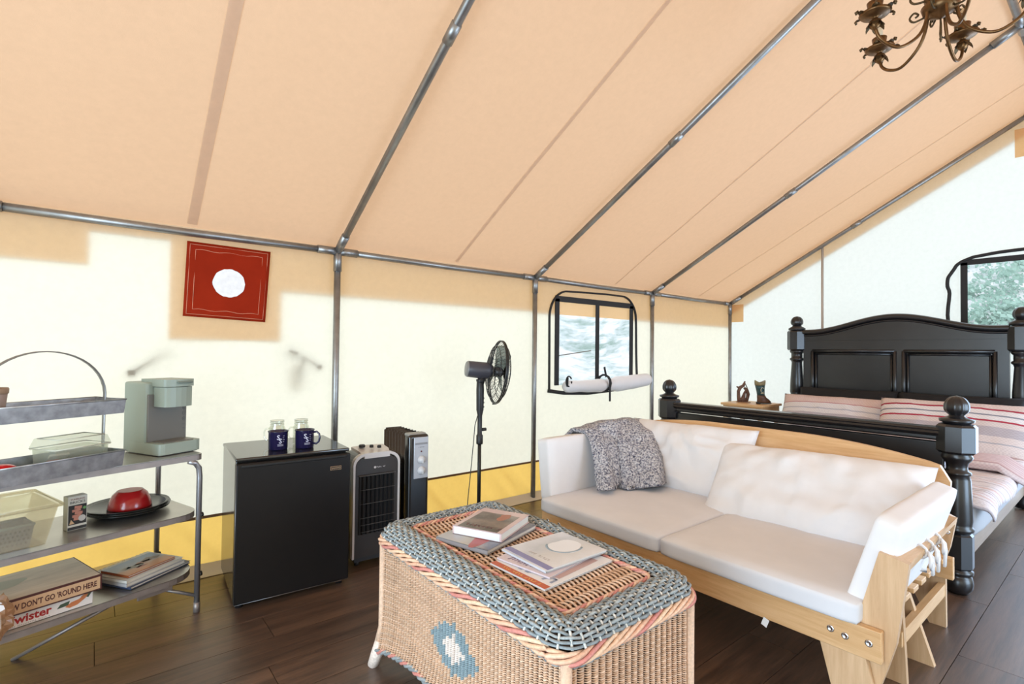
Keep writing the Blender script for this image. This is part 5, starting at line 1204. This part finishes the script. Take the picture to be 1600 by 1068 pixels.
flathe([(-0.118, 0.0), (-0.118, 0.050), (-0.112, 0.054), (-0.108, 0.0565)]).build('motor_cap', mat('grey_cap_plastic', (0.22, 0.22, 0.22), 0.4), fn_)
b = MB(); b.box(tuple(FP(0.052, 0.068, 0.0)), (0.02, 0.03, 0.06), Matrix.Rotation(0.3, 3, 'Y')); b.build('oscillation_knob', FB, fn_)
GC = 0.115
def grille(sgn, nm):
    m = MB(); R = 0.222
    for k in range(44):
        th = 2*pi*k/44; tw = 0.22*sgn
        m.tube([FP(GC+sgn*d, r, th+tw*(1-r/R)) for r, d in ((0.045, 0.062), (0.09, 0.060), (0.14, 0.052), (0.185, 0.034), (0.212, 0.014), (R, 0.004))], 0.0013, 4, caps=False)
    for r, d in ((0.045, 0.062), (0.14, 0.052)): m.tube([FP(GC+sgn*d, r, 2*pi*k/32) for k in range(32)], 0.0022, 5, closed=True)
    m.tube([FP(GC+sgn*0.034, 0.186, 2*pi*k/40) for k in range(40)], 0.0026, 5, closed=True)
    m.tube([FP(GC+sgn*0.006, R, 2*pi*k/48) for k in range(48)], 0.0055, 6, closed=True)
    m.build(nm, BLACK_PLASTIC, fn_)
grille(-1, 'rear_grille'); grille(1, 'front_grille')
flathe([(GC-0.045, 0.0), (GC-0.045, 0.044), (GC-0.065, 0.044), (GC-0.066, 0.0)]).build('rear_plate', FB, fn_); flathe([(GC+0.060, 0.0), (GC+0.066, 0.04), (GC+0.062, 0.047), (GC+0.055, 0.047)]).build('front_badge', FB, fn_)
flathe([(0.05, 0.006), (GC+0.02, 0.006)]).build('shaft', CHROME, fn_); flathe([(GC-0.03, 0.0), (GC-0.03, 0.035), (GC+0.02, 0.038), (GC+0.035, 0.025), (GC+0.036, 0.0)]).build('hub', FB, fn_)
BLADE = clear_mat('smoked_blade', (0.45, 0.50, 0.48), 0.30, 0.15, 0.15)
for k in range(3):
    m = MB(); m.grid(lambda s, t: FP(GC-0.028+0.06*t+0.01*s, 0.03+0.165*s*(1-0.10*(2*t-1)**2), 2*pi*k/3+0.35+(t-0.5)*(1.15-0.1*s)), 8, 10); ob = m.build('blade', BLADE, fn_); md = ob.modifiers.new('thickness', 'SOLIDIFY'); md.thickness = 0.002
b = MB(); b.box(tuple(FP(GC, 0.228, pi)), (0.03, 0.012, 0.008)); b.build('grille_clip', FB, fn_)
b = MB(); b.tube([(-0.02, 0.0, 0.80), (-0.055, -0.02, 0.74), (-0.075, -0.03, 0.60), (-0.11, -0.05, 0.40), (-0.135, -0.06, 0.24), (-0.14, -0.06, 0.10), (-0.18, 0.0, 0.008), (-0.25, 0.15, 0.005)], 0.0032, 6); b.build('power_cord', BLACK_PLASTIC, fn_)

# ------------------------------------------------------------------ stove-pipe patch sewn to the wall
sj = thing('stove_jack', 'rust red square stove-pipe patch with round white centre on the wall', 'patch', (0.594, YL-0.012, 1.63))
RUST = mat('rust_red_silicone', (0.27, 0.020, 0.006), 0.75, var=0.10, vscale=5, bump=0.06, bscale=8, spec=0.05)
q = [(-0.220, -0.203), (0.199, -0.219), (0.222, 0.207), (-0.207, 0.212)]
def quadP(s, t, k=1.0, y=0.0):
    a = [q[0][i]+(q[1][i]-q[0][i])*s for i in (0, 1)]; c = [q[3][i]+(q[2][i]-q[3][i])*s for i in (0, 1)]; x, z = a[0]+(c[0]-a[0])*t, a[1]+(c[1]-a[1])*t
    return (x*k, y+0.004*NZ.noise(Vector((x*7, z*7, 1))), z*k)
o = MB().grid(lambda s, t: quadP(s, t), 16, 16).build('panel', RUST, sj); md = o.modifiers.new('thickness', 'SOLIDIFY'); md.thickness = 0.004; md.offset = 1
for k in (0.93, 0.80):
    b = MB(); c4 = [quadP(0, 0, k, -0.005), quadP(1, 0, k, -0.005), quadP(1, 1, k, -0.005), quadP(0, 1, k, -0.005)]
    pts = []
    for a, c in zip(c4, c4[1:]+c4[:1]): pts += [tuple(a[i]+(c[i]-a[i])*t/12+(0.004*sin(t*1.3) if (i == 2 and k < 0.9) else 0) for i in range(3)) for t in range(12)]
    b.tube(pts, 0.0016, 4, closed=True); b.build('stitching', mat('tan_thread', (0.62, 0.26, 0.16), 0.7), sj)
b = MB(); n = 36; b.prism([(0.002+0.083*cos(2*pi*k/n)*(1+0.02*sin(5*k)), -0.004+0.081*sin(2*pi*k/n)*(1+0.02*cos(4*k))) for k in range(n)], -0.008, -0.0045, 'y'); b.build('centre_disc', mat('white_crinkled_cloth', (0.83, 0.84, 0.86), 0.7, var=0.06, vscale=40, bump=0.2, bscale=60), sj)

# ------------------------------------------------------------------ nightstand with boot and carved driftwood
ns_ = thing('nightstand', 'light pine nightstand in the corner beside the bed', 'nightstand', (5.625, 2.725, 0))
NSX, NSY = 0.46, 0.46
rbox('top', (NSX, NSY, 0.025), PINE, ns_, (0, 0, 0.7085), 0.004); 
for x in (-0.19, 0.19):
    for y_ in (-0.19, 0.19): rbox('leg', (0.04, 0.04, 0.695), PINE_Z, ns_, (x, y_, 0.3475), 0.003)
for x in (-0.2, 0.2): rbox('apron', (0.018, 0.36, 0.10), PINE, ns_, (x, 0, 0.645), 0.002)
for y_ in (-0.2, 0.2): rbox('apron', (0.36, 0.018, 0.10), PINE_X, ns_, (0, y_, 0.645), 0.002)
rbox('drawer_front', (0.012, 0.30, 0.075), mat('white_painted_wood', (0.75, 0.73, 0.68), 0.5), ns_, (-0.212, 0.0, 0.645), 0.002)
rbox('shelf', (0.38, 0.38, 0.02), PINE, ns_, (0, 0, 0.25), 0.002)
bt = thing('boot_figurine', 'small brown and teal cowboy boot ornament on the nightstand', 'ornament', (5.60, 2.605, 0.721), RAD(-39))
LEATH = mat('brown_glazed_leather', (0.10, 0.045, 0.022), 0.4, var=0.4, vscale=30); TEAL = mat('dark_teal_glaze', (0.020, 0.055, 0.060), 0.35, var=0.3, vscale=30); OLIVE = mat('olive_tan_glaze', (0.22, 0.18, 0.09), 0.45, var=0.3, vscale=25)
def oval(cx, z, rx, ry, n=18, sc=0.0): return [(cx+rx*cos(2*pi*k/n), ry*sin(2*pi*k/n), z+sc*cos(4*pi*k/n)) for k in range(n)]
def loft(rings, m, nm, parent, cap0=True, cap1=True):
    b = MB(); n = len(rings[0]); vs = [p for r in rings for p in r]; fs = [(i*n+k, i*n+(k+1) % n, (i+1)*n+(k+1) % n, (i+1)*n+k) for i in range(len(rings)-1) for k in range(n)]
    if cap0: fs.append(tuple(range(n-1, -1, -1)))
    if cap1: fs.append(tuple((len(rings)-1)*n+k for k in range(n)))
    b.add(vs, fs, None, True); return b.build(nm, m, parent)
loft([oval(0.0, 0.085, 0.040, 0.035), oval(-0.004, 0.12, 0.040, 0.036), oval(-0.010, 0.17, 0.046, 0.04), oval(-0.012, 0.205, 0.052, 0.044)], TEAL, 'shaft', bt)
loft([oval(-0.012, 0.200, 0.053, 0.045), oval(-0.012, 0.225, 0.057, 0.048, sc=0.006), oval(-0.012, 0.242, 0.056, 0.047, sc=0.014), oval(-0.012, 0.236, 0.046, 0.038, sc=0.012)], OLIVE, 'pull_cuff', bt)
loft([oval(0.030, 0.012, 0.075, 0.032), oval(0.030, 0.030, 0.074, 0.034), oval(0.020, 0.05, 0.062, 0.035), oval(0.006, 0.07, 0.048, 0.037), oval(0.0, 0.092, 0.042, 0.037)], LEATH, 'vamp', bt)
loft([oval(0.034, 0.006, 0.080, 0.035), oval(0.034, 0.014, 0.080, 0.035)], BLACK_PLASTIC, 'sole', bt); loft([oval(-0.030, 0.0, 0.022, 0.026), oval(-0.030, 0.02, 0.024, 0.028)], BLACK_PLASTIC, 'heel', bt)
b = MB(); b.tube([(-0.004+0.018*cos(a), -0.0415-0.0, 0.150+0.026*sin(a)) for a in arc(12, 0.6, 5.6)], 0.003, 5); b.tube([(-0.02, -0.040, 0.115), (0.015, -0.040, 0.112)], 0.003, 5); b.build('inlay', mat('cream_glaze', (0.55, 0.50, 0.32), 0.4), bt)
cv = thing('driftwood_carving', 'brown openwork carved wood figure on a thin base', 'ornament', (5.60, 2.80, 0.721), RAD(-39))
CARVE = mat('brown_carved_wood', (0.13, 0.065, 0.040), 0.6, var=0.4, vscale=40, bump=0.5, bscale=50)
MB().lathe([(0.0, 0.0), (0.075, 0.0), (0.075, 0.006), (0.0, 0.007)], 20).build('base', mat('brown_base', (0.30, 0.17, 0.09), 0.5), cv)
b = MB()
for pts, r in (([(-0.045, 0, 0.0), (-0.05, 0.005, 0.06), (-0.055, 0, 0.12), (-0.035, 0, 0.165), (0.0, 0, 0.185), (0.02, 0.005, 0.235)], [0.022, 0.02, 0.018, 0.02, 0.018, 0.006]),
               ([(0.03, 0, 0.0), (0.045, 0, 0.05), (0.055, 0.005, 0.09), (0.04, 0, 0.135), (0.01, 0, 0.16)], [0.02, 0.018, 0.02, 0.018, 0.014]), ([(-0.01, 0, 0.0), (0.0, 0.004, 0.05), (0.012, 0, 0.10), (0.03, 0, 0.13)], [0.028, 0.024, 0.015, 0.014]),
               ([(-0.04, 0, 0.155), (-0.075, 0, 0.175)], [0.016, 0.006]), ([(0.012, 0, 0.22), (0.03, 0, 0.19), (0.05, 0, 0.14)], [0.005, 0.005, 0.006]), ([(-0.045, 0, 0.03), (0.0, 0, 0.035), (0.03, 0, 0.03)], [0.022, 0.02, 0.02])):
    b.tube(pts, r, 8)
b.build('figure', CARVE, cv)

# ------------------------------------------------------------------ chandelier hung from the ridge
ch = thing('chandelier', 'antique brass chandelier with curved arms hanging from the ridge', 'chandelier', (2.55, YRID+0.005, 0.10), 0)
BRASS = mat('antique_brass', (0.16, 0.085, 0.035), 0.38, 0.85, var=0.35, vscale=30); BRASS_D = mat('dark_brass_leaf', (0.10, 0.065, 0.030), 0.5, 0.7, var=0.4, vscale=40)
MB().lathe([(0.0, 2.475), (0.012, 2.48), (0.030, 2.49), (0.055, 2.505), (0.062, 2.53), (0.045, 2.545), (0.052, 2.56), (0.050, 2.60), (0.028, 2.62), (0.022, 2.72), (0.034, 2.75), (0.022, 2.80), (0.010, 2.83)], 24).build('hub', BRASS, ch)
MB().tube([(0, 0, 2.475), (0.004, 0, 2.455), (0, 0, 2.42), (0.002, 0, 2.385)], [0.003, 0.004, 0.005, 0.003], 6).build('pull_pendant', BRASS_D, ch); MB().tube([(0.006*cos(a), 0, 2.468+0.007*sin(a)) for a in arc(10, 0, 2*pi)], 0.0016, 5).build('pendant_ring', BRASS_D, ch)
armm = MB(); armm.tube(smooth([(0.035, 0, 2.60), (0.045, 0, 2.54), (0.055, 0, 2.47), (0.080, 0, 2.415), (0.125, 0, 2.378), (0.165, 0, 2.366), (0.207, 0, 2.382), (0.237, 0, 2.41), (0.248, 0, 2.440)], 4), 0.0062, 8); arm_me = armm.mesh('arm'); arm_me.materials.append(BRASS)
cupm = MB(); cupm.lathe([(0.006, 2.435), (0.018, 2.448), (0.020, 2.470), (0.010, 2.478), (0.010, 2.484), (0.026, 2.488), (0.048, 2.494), (0.055, 2.502), (0.046, 2.504), (0.020, 2.500), (0.024, 2.520), (0.028, 2.545), (0.024, 2.545), (0.0, 2.52)], 24, (0.250, 0, 0)); cup_me = cupm.mesh('candle_cup'); cup_me.materials.append(BRASS)
LEAFS = []
for k in range(6):
    a = 2*pi*k/6; c_, s_ = cos(a), sin(a)
    def P(u, v): rr = 0.012+0.022*sin(u*1.6); w = (v-0.5)*0.026*(1-u*u)+0.0; return (0.250+c_*rr-s_*w, s_*rr+c_*w, 2.470-0.035*u)
    def Q(u, v): rr = 0.034+0.036*u; w = (v-0.5)*0.034*(1-u**3); return (0.250+c_*rr-s_*w, s_*rr+c_*w, 2.500-0.004*u+0.020*u*u*(1 if u < 0.8 else 0.4))
    for nm, q_ in (('leaf', MB().grid(P, 4, 2)), ('petal', MB().grid(Q, 4, 2)), ('curl', MB().tube([(0.250+c_*0.066, s_*0.066, 2.510), (0.250+c_*0.074, s_*0.074, 2.505), (0.250+c_*0.070, s_*0.070, 2.497)], 0.005, 5))):
        m_ = q_.mesh(nm); m_.materials.append(BRASS_D); LEAFS.append((nm, m_))
cdm = MB(); cdm.lathe([(0.0, 2.52), (0.013, 2.52), (0.013, 2.61), (0.0, 2.612)], 14, (0.250, 0, 0)); cd_me = cdm.mesh('candle_sleeve'); cd_me.materials.append(mat('ivory_sleeve', (0.70, 0.62, 0.46), 0.5))
scm = MB(); scm.tube(smooth([(0.050, 0, 2.50), (0.082, 0, 2.494), (0.096, 0, 2.512), (0.082, 0, 2.530), (0.068, 0, 2.518), (0.078, 0, 2.510)], 4), 0.0038, 6); sc1 = scm.mesh('scroll'); sc1.materials.append(BRASS_D); scm = MB(); scm.tube(smooth([(0.045, 0, 2.565), (0.080, 0, 2.568), (0.094, 0, 2.588), (0.080, 0, 2.606), (0.066, 0, 2.594), (0.076, 0, 2.586)], 4), 0.0042, 6); sc2 = scm.mesh('scroll'); sc2.materials.append(BRASS_D)
for k in range(5):
    a = RAD(-39.2 + 33.7 + 72*k)
    for nm, me in (('arm', arm_me), ('candle_cup', cup_me), ('candle_sleeve', cd_me)): link(nm, me, None, ch, None, (0, 0, a))
    for nm, m_ in LEAFS: link(nm, m_, None, ch, None, (0, 0, a))
    for sc_me in (sc1, sc2): link('scroll', sc_me, None, ch, None, (0, 0, a+RAD(36)))
lk = MB(); lk.tube([(0.011*cos(t), 0, 0.018*sin(t)*1.0) for t in arc(14, 0, 2*pi)[:-1]], 0.0022, 5, closed=True); lk_me = lk.mesh('chain_link'); lk_me.materials.append(BRASS)
zc = 2.845; k = 0
while zc < gable_top(YRID)-0.145: link('chain_link', lk_me, None, ch, (0, 0, zc), (0, 0, (k % 2)*pi/2)); zc += 0.029; k += 1
MB().tube([(0.0, 0.030*cos(t), gable_top(YRID)-0.112+0.032*sin(t)-0.006) for t in arc(16, 0, 2*pi)[:-1]], 0.003, 5, closed=True).build('hook', BRASS, ch)

# ------------------------------------------------------------------ reading matter on the trunk
CTZ = 0.5535
def rect_thing(corners):  # front, right, back, left corner -> centre, angle, length, depth
    c = [Vector(q) for q in corners]; ctr = sum(c, Vector((0, 0)))/4; u = ((c[1]-c[0])+(c[2]-c[3]))/2; v = ((c[3]-c[0])+(c[2]-c[1]))/2
    return ctr, math.atan2(u.y, u.x), u.length, v.length
def cover_mat(name, stops, axis=1, scale=0.2, nz=3.0, rough=0.22):
    t = NT(name); tc = t.n.new('ShaderNodeTexCoord'); sp = t.n.new('ShaderNodeSeparateXYZ'); t.link(tc.outputs['Object'], sp.inputs[0]); f = t.noise(tc.outputs['Object'], 14*nz/3, 4)
    m1_ = t.n.new('ShaderNodeMath'); m1_.operation = 'MULTIPLY_ADD'; m1_.inputs[1].default_value = 1.0/scale; m1_.inputs[2].default_value = 0.5; t.link(sp.outputs[axis], m1_.inputs[0])
    m2_ = t.n.new('ShaderNodeMath'); m2_.operation = 'MULTIPLY_ADD'; m2_.inputs[1].default_value = 0.7; t.link(f, m2_.inputs[0]); m3 = t.n.new('ShaderNodeMath'); m3.operation = 'SUBTRACT'; m3.inputs[1].default_value = 0.35; t.link(m1_.outputs[0], m2_.inputs[2]); t.link(m2_.outputs[0], m3.inputs[0])
    t.link(t.ramp(m3.outputs[0], stops), t.bsdf.inputs['Base Color']); t.bsdf.inputs['Roughness'].default_value = rough; return t.m
# lower landscape book and thick paperback on it
ctr, a, L, D = rect_thing([(1.054, 1.412), (1.358, 1.508), (1.367, 1.753), (0.985, 1.640)]); a = RAD(18); L, D = 0.325, 0.235
t1 = book('book', 'large landscape picture book under the thick paperback', (L, D, 0.016), (0.30, 0.29, 0.30), (1.18, 1.580, CTZ), RAD(17), pages=(0.74, 0.74, 0.74))
MB().box((0, 0, 0.0163), (L-0.002, D-0.002, 0.0006)).build('printed_cover', cover_mat('hazy_landscape_print', [(0.0, (0.10, 0.10, 0.14)), (0.25, (0.30, 0.27, 0.26)), (0.5, (0.42, 0.38, 0.30)), (0.8, (0.40, 0.40, 0.42))], 1, 0.235), t1)
b = MB(); n = 14; random.seed(2); b.add([(-0.075+0.10*cos(2*pi*k/n)*(0.8+0.3*random.random()), -0.045+0.035*sin(2*pi*k/n)*(0.7+0.5*random.random()), 0.0168) for k in range(n)], [tuple(range(n))]); b.build('printed_mesa', mat('red_rock_print', (0.36, 0.05, 0.04), 0.3), t1)
t2 = book('book', 'thick paperback with a sepia photo cover on the landscape book', (0.245, 0.205, 0.030), (0.60, 0.44, 0.44), (1.208, 1.592, CTZ+0.0172), RAD(25), pages=(0.74, 0.74, 0.75))
MB().box((0.0, 0, 0.0303), (0.243, 0.203, 0.0006)).build('printed_cover', mat('pale_pink_cover', (0.62, 0.48, 0.48), 0.25), t2)
MB().box((-0.022, 0.0, 0.0307), (0.195, 0.165, 0.0006)).build('printed_photo', cover_mat('sepia_photo_print', [(0.0, (0.10, 0.08, 0.06)), (0.3, (0.26, 0.20, 0.16)), (0.6, (0.14, 0.12, 0.10)), (1.0, (0.34, 0.29, 0.26))], 0, 0.2, 5), t2)
scribble(9, 0.15, 0.022, mat('maroon_title_print', (0.12, 0.03, 0.03), 0.4), t2, (-0.085, -0.005, 0.0312), (0, 0, RAD(90)), 8)
b = MB(); b.add([(0.045+0.045*cos(2*pi*k/12)*(0.7+0.5*random.random()), -0.03+0.022*sin(2*pi*k/12)*(0.7+0.5*random.random()), 0.0311) for k in range(12)], [tuple(range(12))]); b.build('printed_figure', mat('rust_figure_print', (0.38, 0.14, 0.08), 0.3), t2)
MB().box((-0.1228, 0, 0.015), (0.0006, 0.19, 0.026)).build('printed_spine', mat('white_spine', (0.72, 0.72, 0.74), 0.4), t2)
# magazines
t3 = book('magazine', 'white magazine with an orange strip at the bottom of the pile', (0.325, 0.250, 0.006), (0.74, 0.74, 0.76), (1.190, 1.238, CTZ), RAD(3), pages=(0.78, 0.78, 0.78), hard=False)
MB().box((-0.150, 0, 0.0063), (0.024, 0.248, 0.0006)).build('printed_strip', mat('orange_red_strip', (0.50, 0.10, 0.04), 0.3), t3)
scribble(15, 0.17, 0.011, mat('gold_print', (0.72, 0.42, 0.12), 0.4), t3, (-0.150, -0.01, 0.0070), (0, 0, RAD(90)), 9)
scribble(7, 0.22, 0.040, mat('slate_title_print', (0.26, 0.30, 0.40), 0.4), t3, (-0.105, -0.005, 0.0070), (0, 0, RAD(90)), 10)
b = MB(); b.add([(-0.03+0.05*cos(2*pi*k/14)*(0.7+0.5*random.random()), -0.07+0.035*sin(2*pi*k/14)*(0.6+0.6*random.random()), 0.0068) for k in range(14)], [tuple(range(14))]); b.build('printed_photo', mat('tan_photo_print', (0.48, 0.32, 0.24), 0.3), t3)
MB().box((0.02, -0.085, 0.0067), (0.20, 0.03, 0.0006), Matrix.Rotation(0.05, 3, 'Z')).build('printed_photo', mat('pink_brown_print', (0.50, 0.34, 0.32), 0.3), t3)
t4 = book('magazine', 'pale pink magazine in the middle of the pile', (0.290, 0.222, 0.006), (0.62, 0.54, 0.58), (1.215, 1.275, CTZ+0.0072), RAD(9), pages=(0.78, 0.78, 0.78), hard=False)
scribble(8, 0.10, 0.024, mat('mauve_title', (0.24, 0.16, 0.24), 0.4), t4, (-0.118, 0.03, 0.0068), (0, 0, RAD(90)), 11); scribble(20, 0.12, 0.006, mat('rose_print', (0.50, 0.22, 0.18), 0.4), t4, (-0.094, -0.02, 0.0068), (0, 0, RAD(90)), 12)
t5 = book('magazine', 'pale grey catalogue with a violet strip on top of the pile', (0.285, 0.225, 0.007), (0.56, 0.58, 0.62), (1.240, 1.278, CTZ+0.0145), RAD(-1), pages=(0.80, 0.80, 0.80), hard=False)
MB().box((0, 0, 0.0073), (0.283, 0.223, 0.0006)).build('printed_cover', cover_mat('pale_silver_print', [(0.0, (0.74, 0.75, 0.78)), (0.4, (0.62, 0.62, 0.62)), (0.7, (0.52, 0.55, 0.60)), (1.0, (0.66, 0.68, 0.74))], 1, 0.225, 2), t5)
MB().box((-0.120, 0, 0.0078), (0.026, 0.223, 0.0006)).build('printed_strip', mat('violet_strip', (0.22, 0.22, 0.42), 0.3), t5)
scribble(9, 0.10, 0.013, mat('taupe_print', (0.42, 0.38, 0.36), 0.4), t5, (-0.080, -0.01, 0.0079), (0, 0, RAD(90)), 13)
b = MB(); b.add([(0.05+0.062*cos(2*pi*k/20), 0.0+0.055*sin(2*pi*k/20)*(1+0.15*sin(k)), 0.0079) for k in range(20)], [tuple(range(20))]); b.build('printed_dish', mat('white_dish_print', (0.78, 0.80, 0.84), 0.25), t5)
b = MB(); b.tube([(0.05+0.066*cos(q_), 0.004+0.058*sin(q_), 0.0079) for q_ in arc(14, 2.2, 5.4)], 0.004, 4, flat=0.1); b.build('printed_shade', mat('blue_grey_print', (0.26, 0.33, 0.38), 0.3), t5)
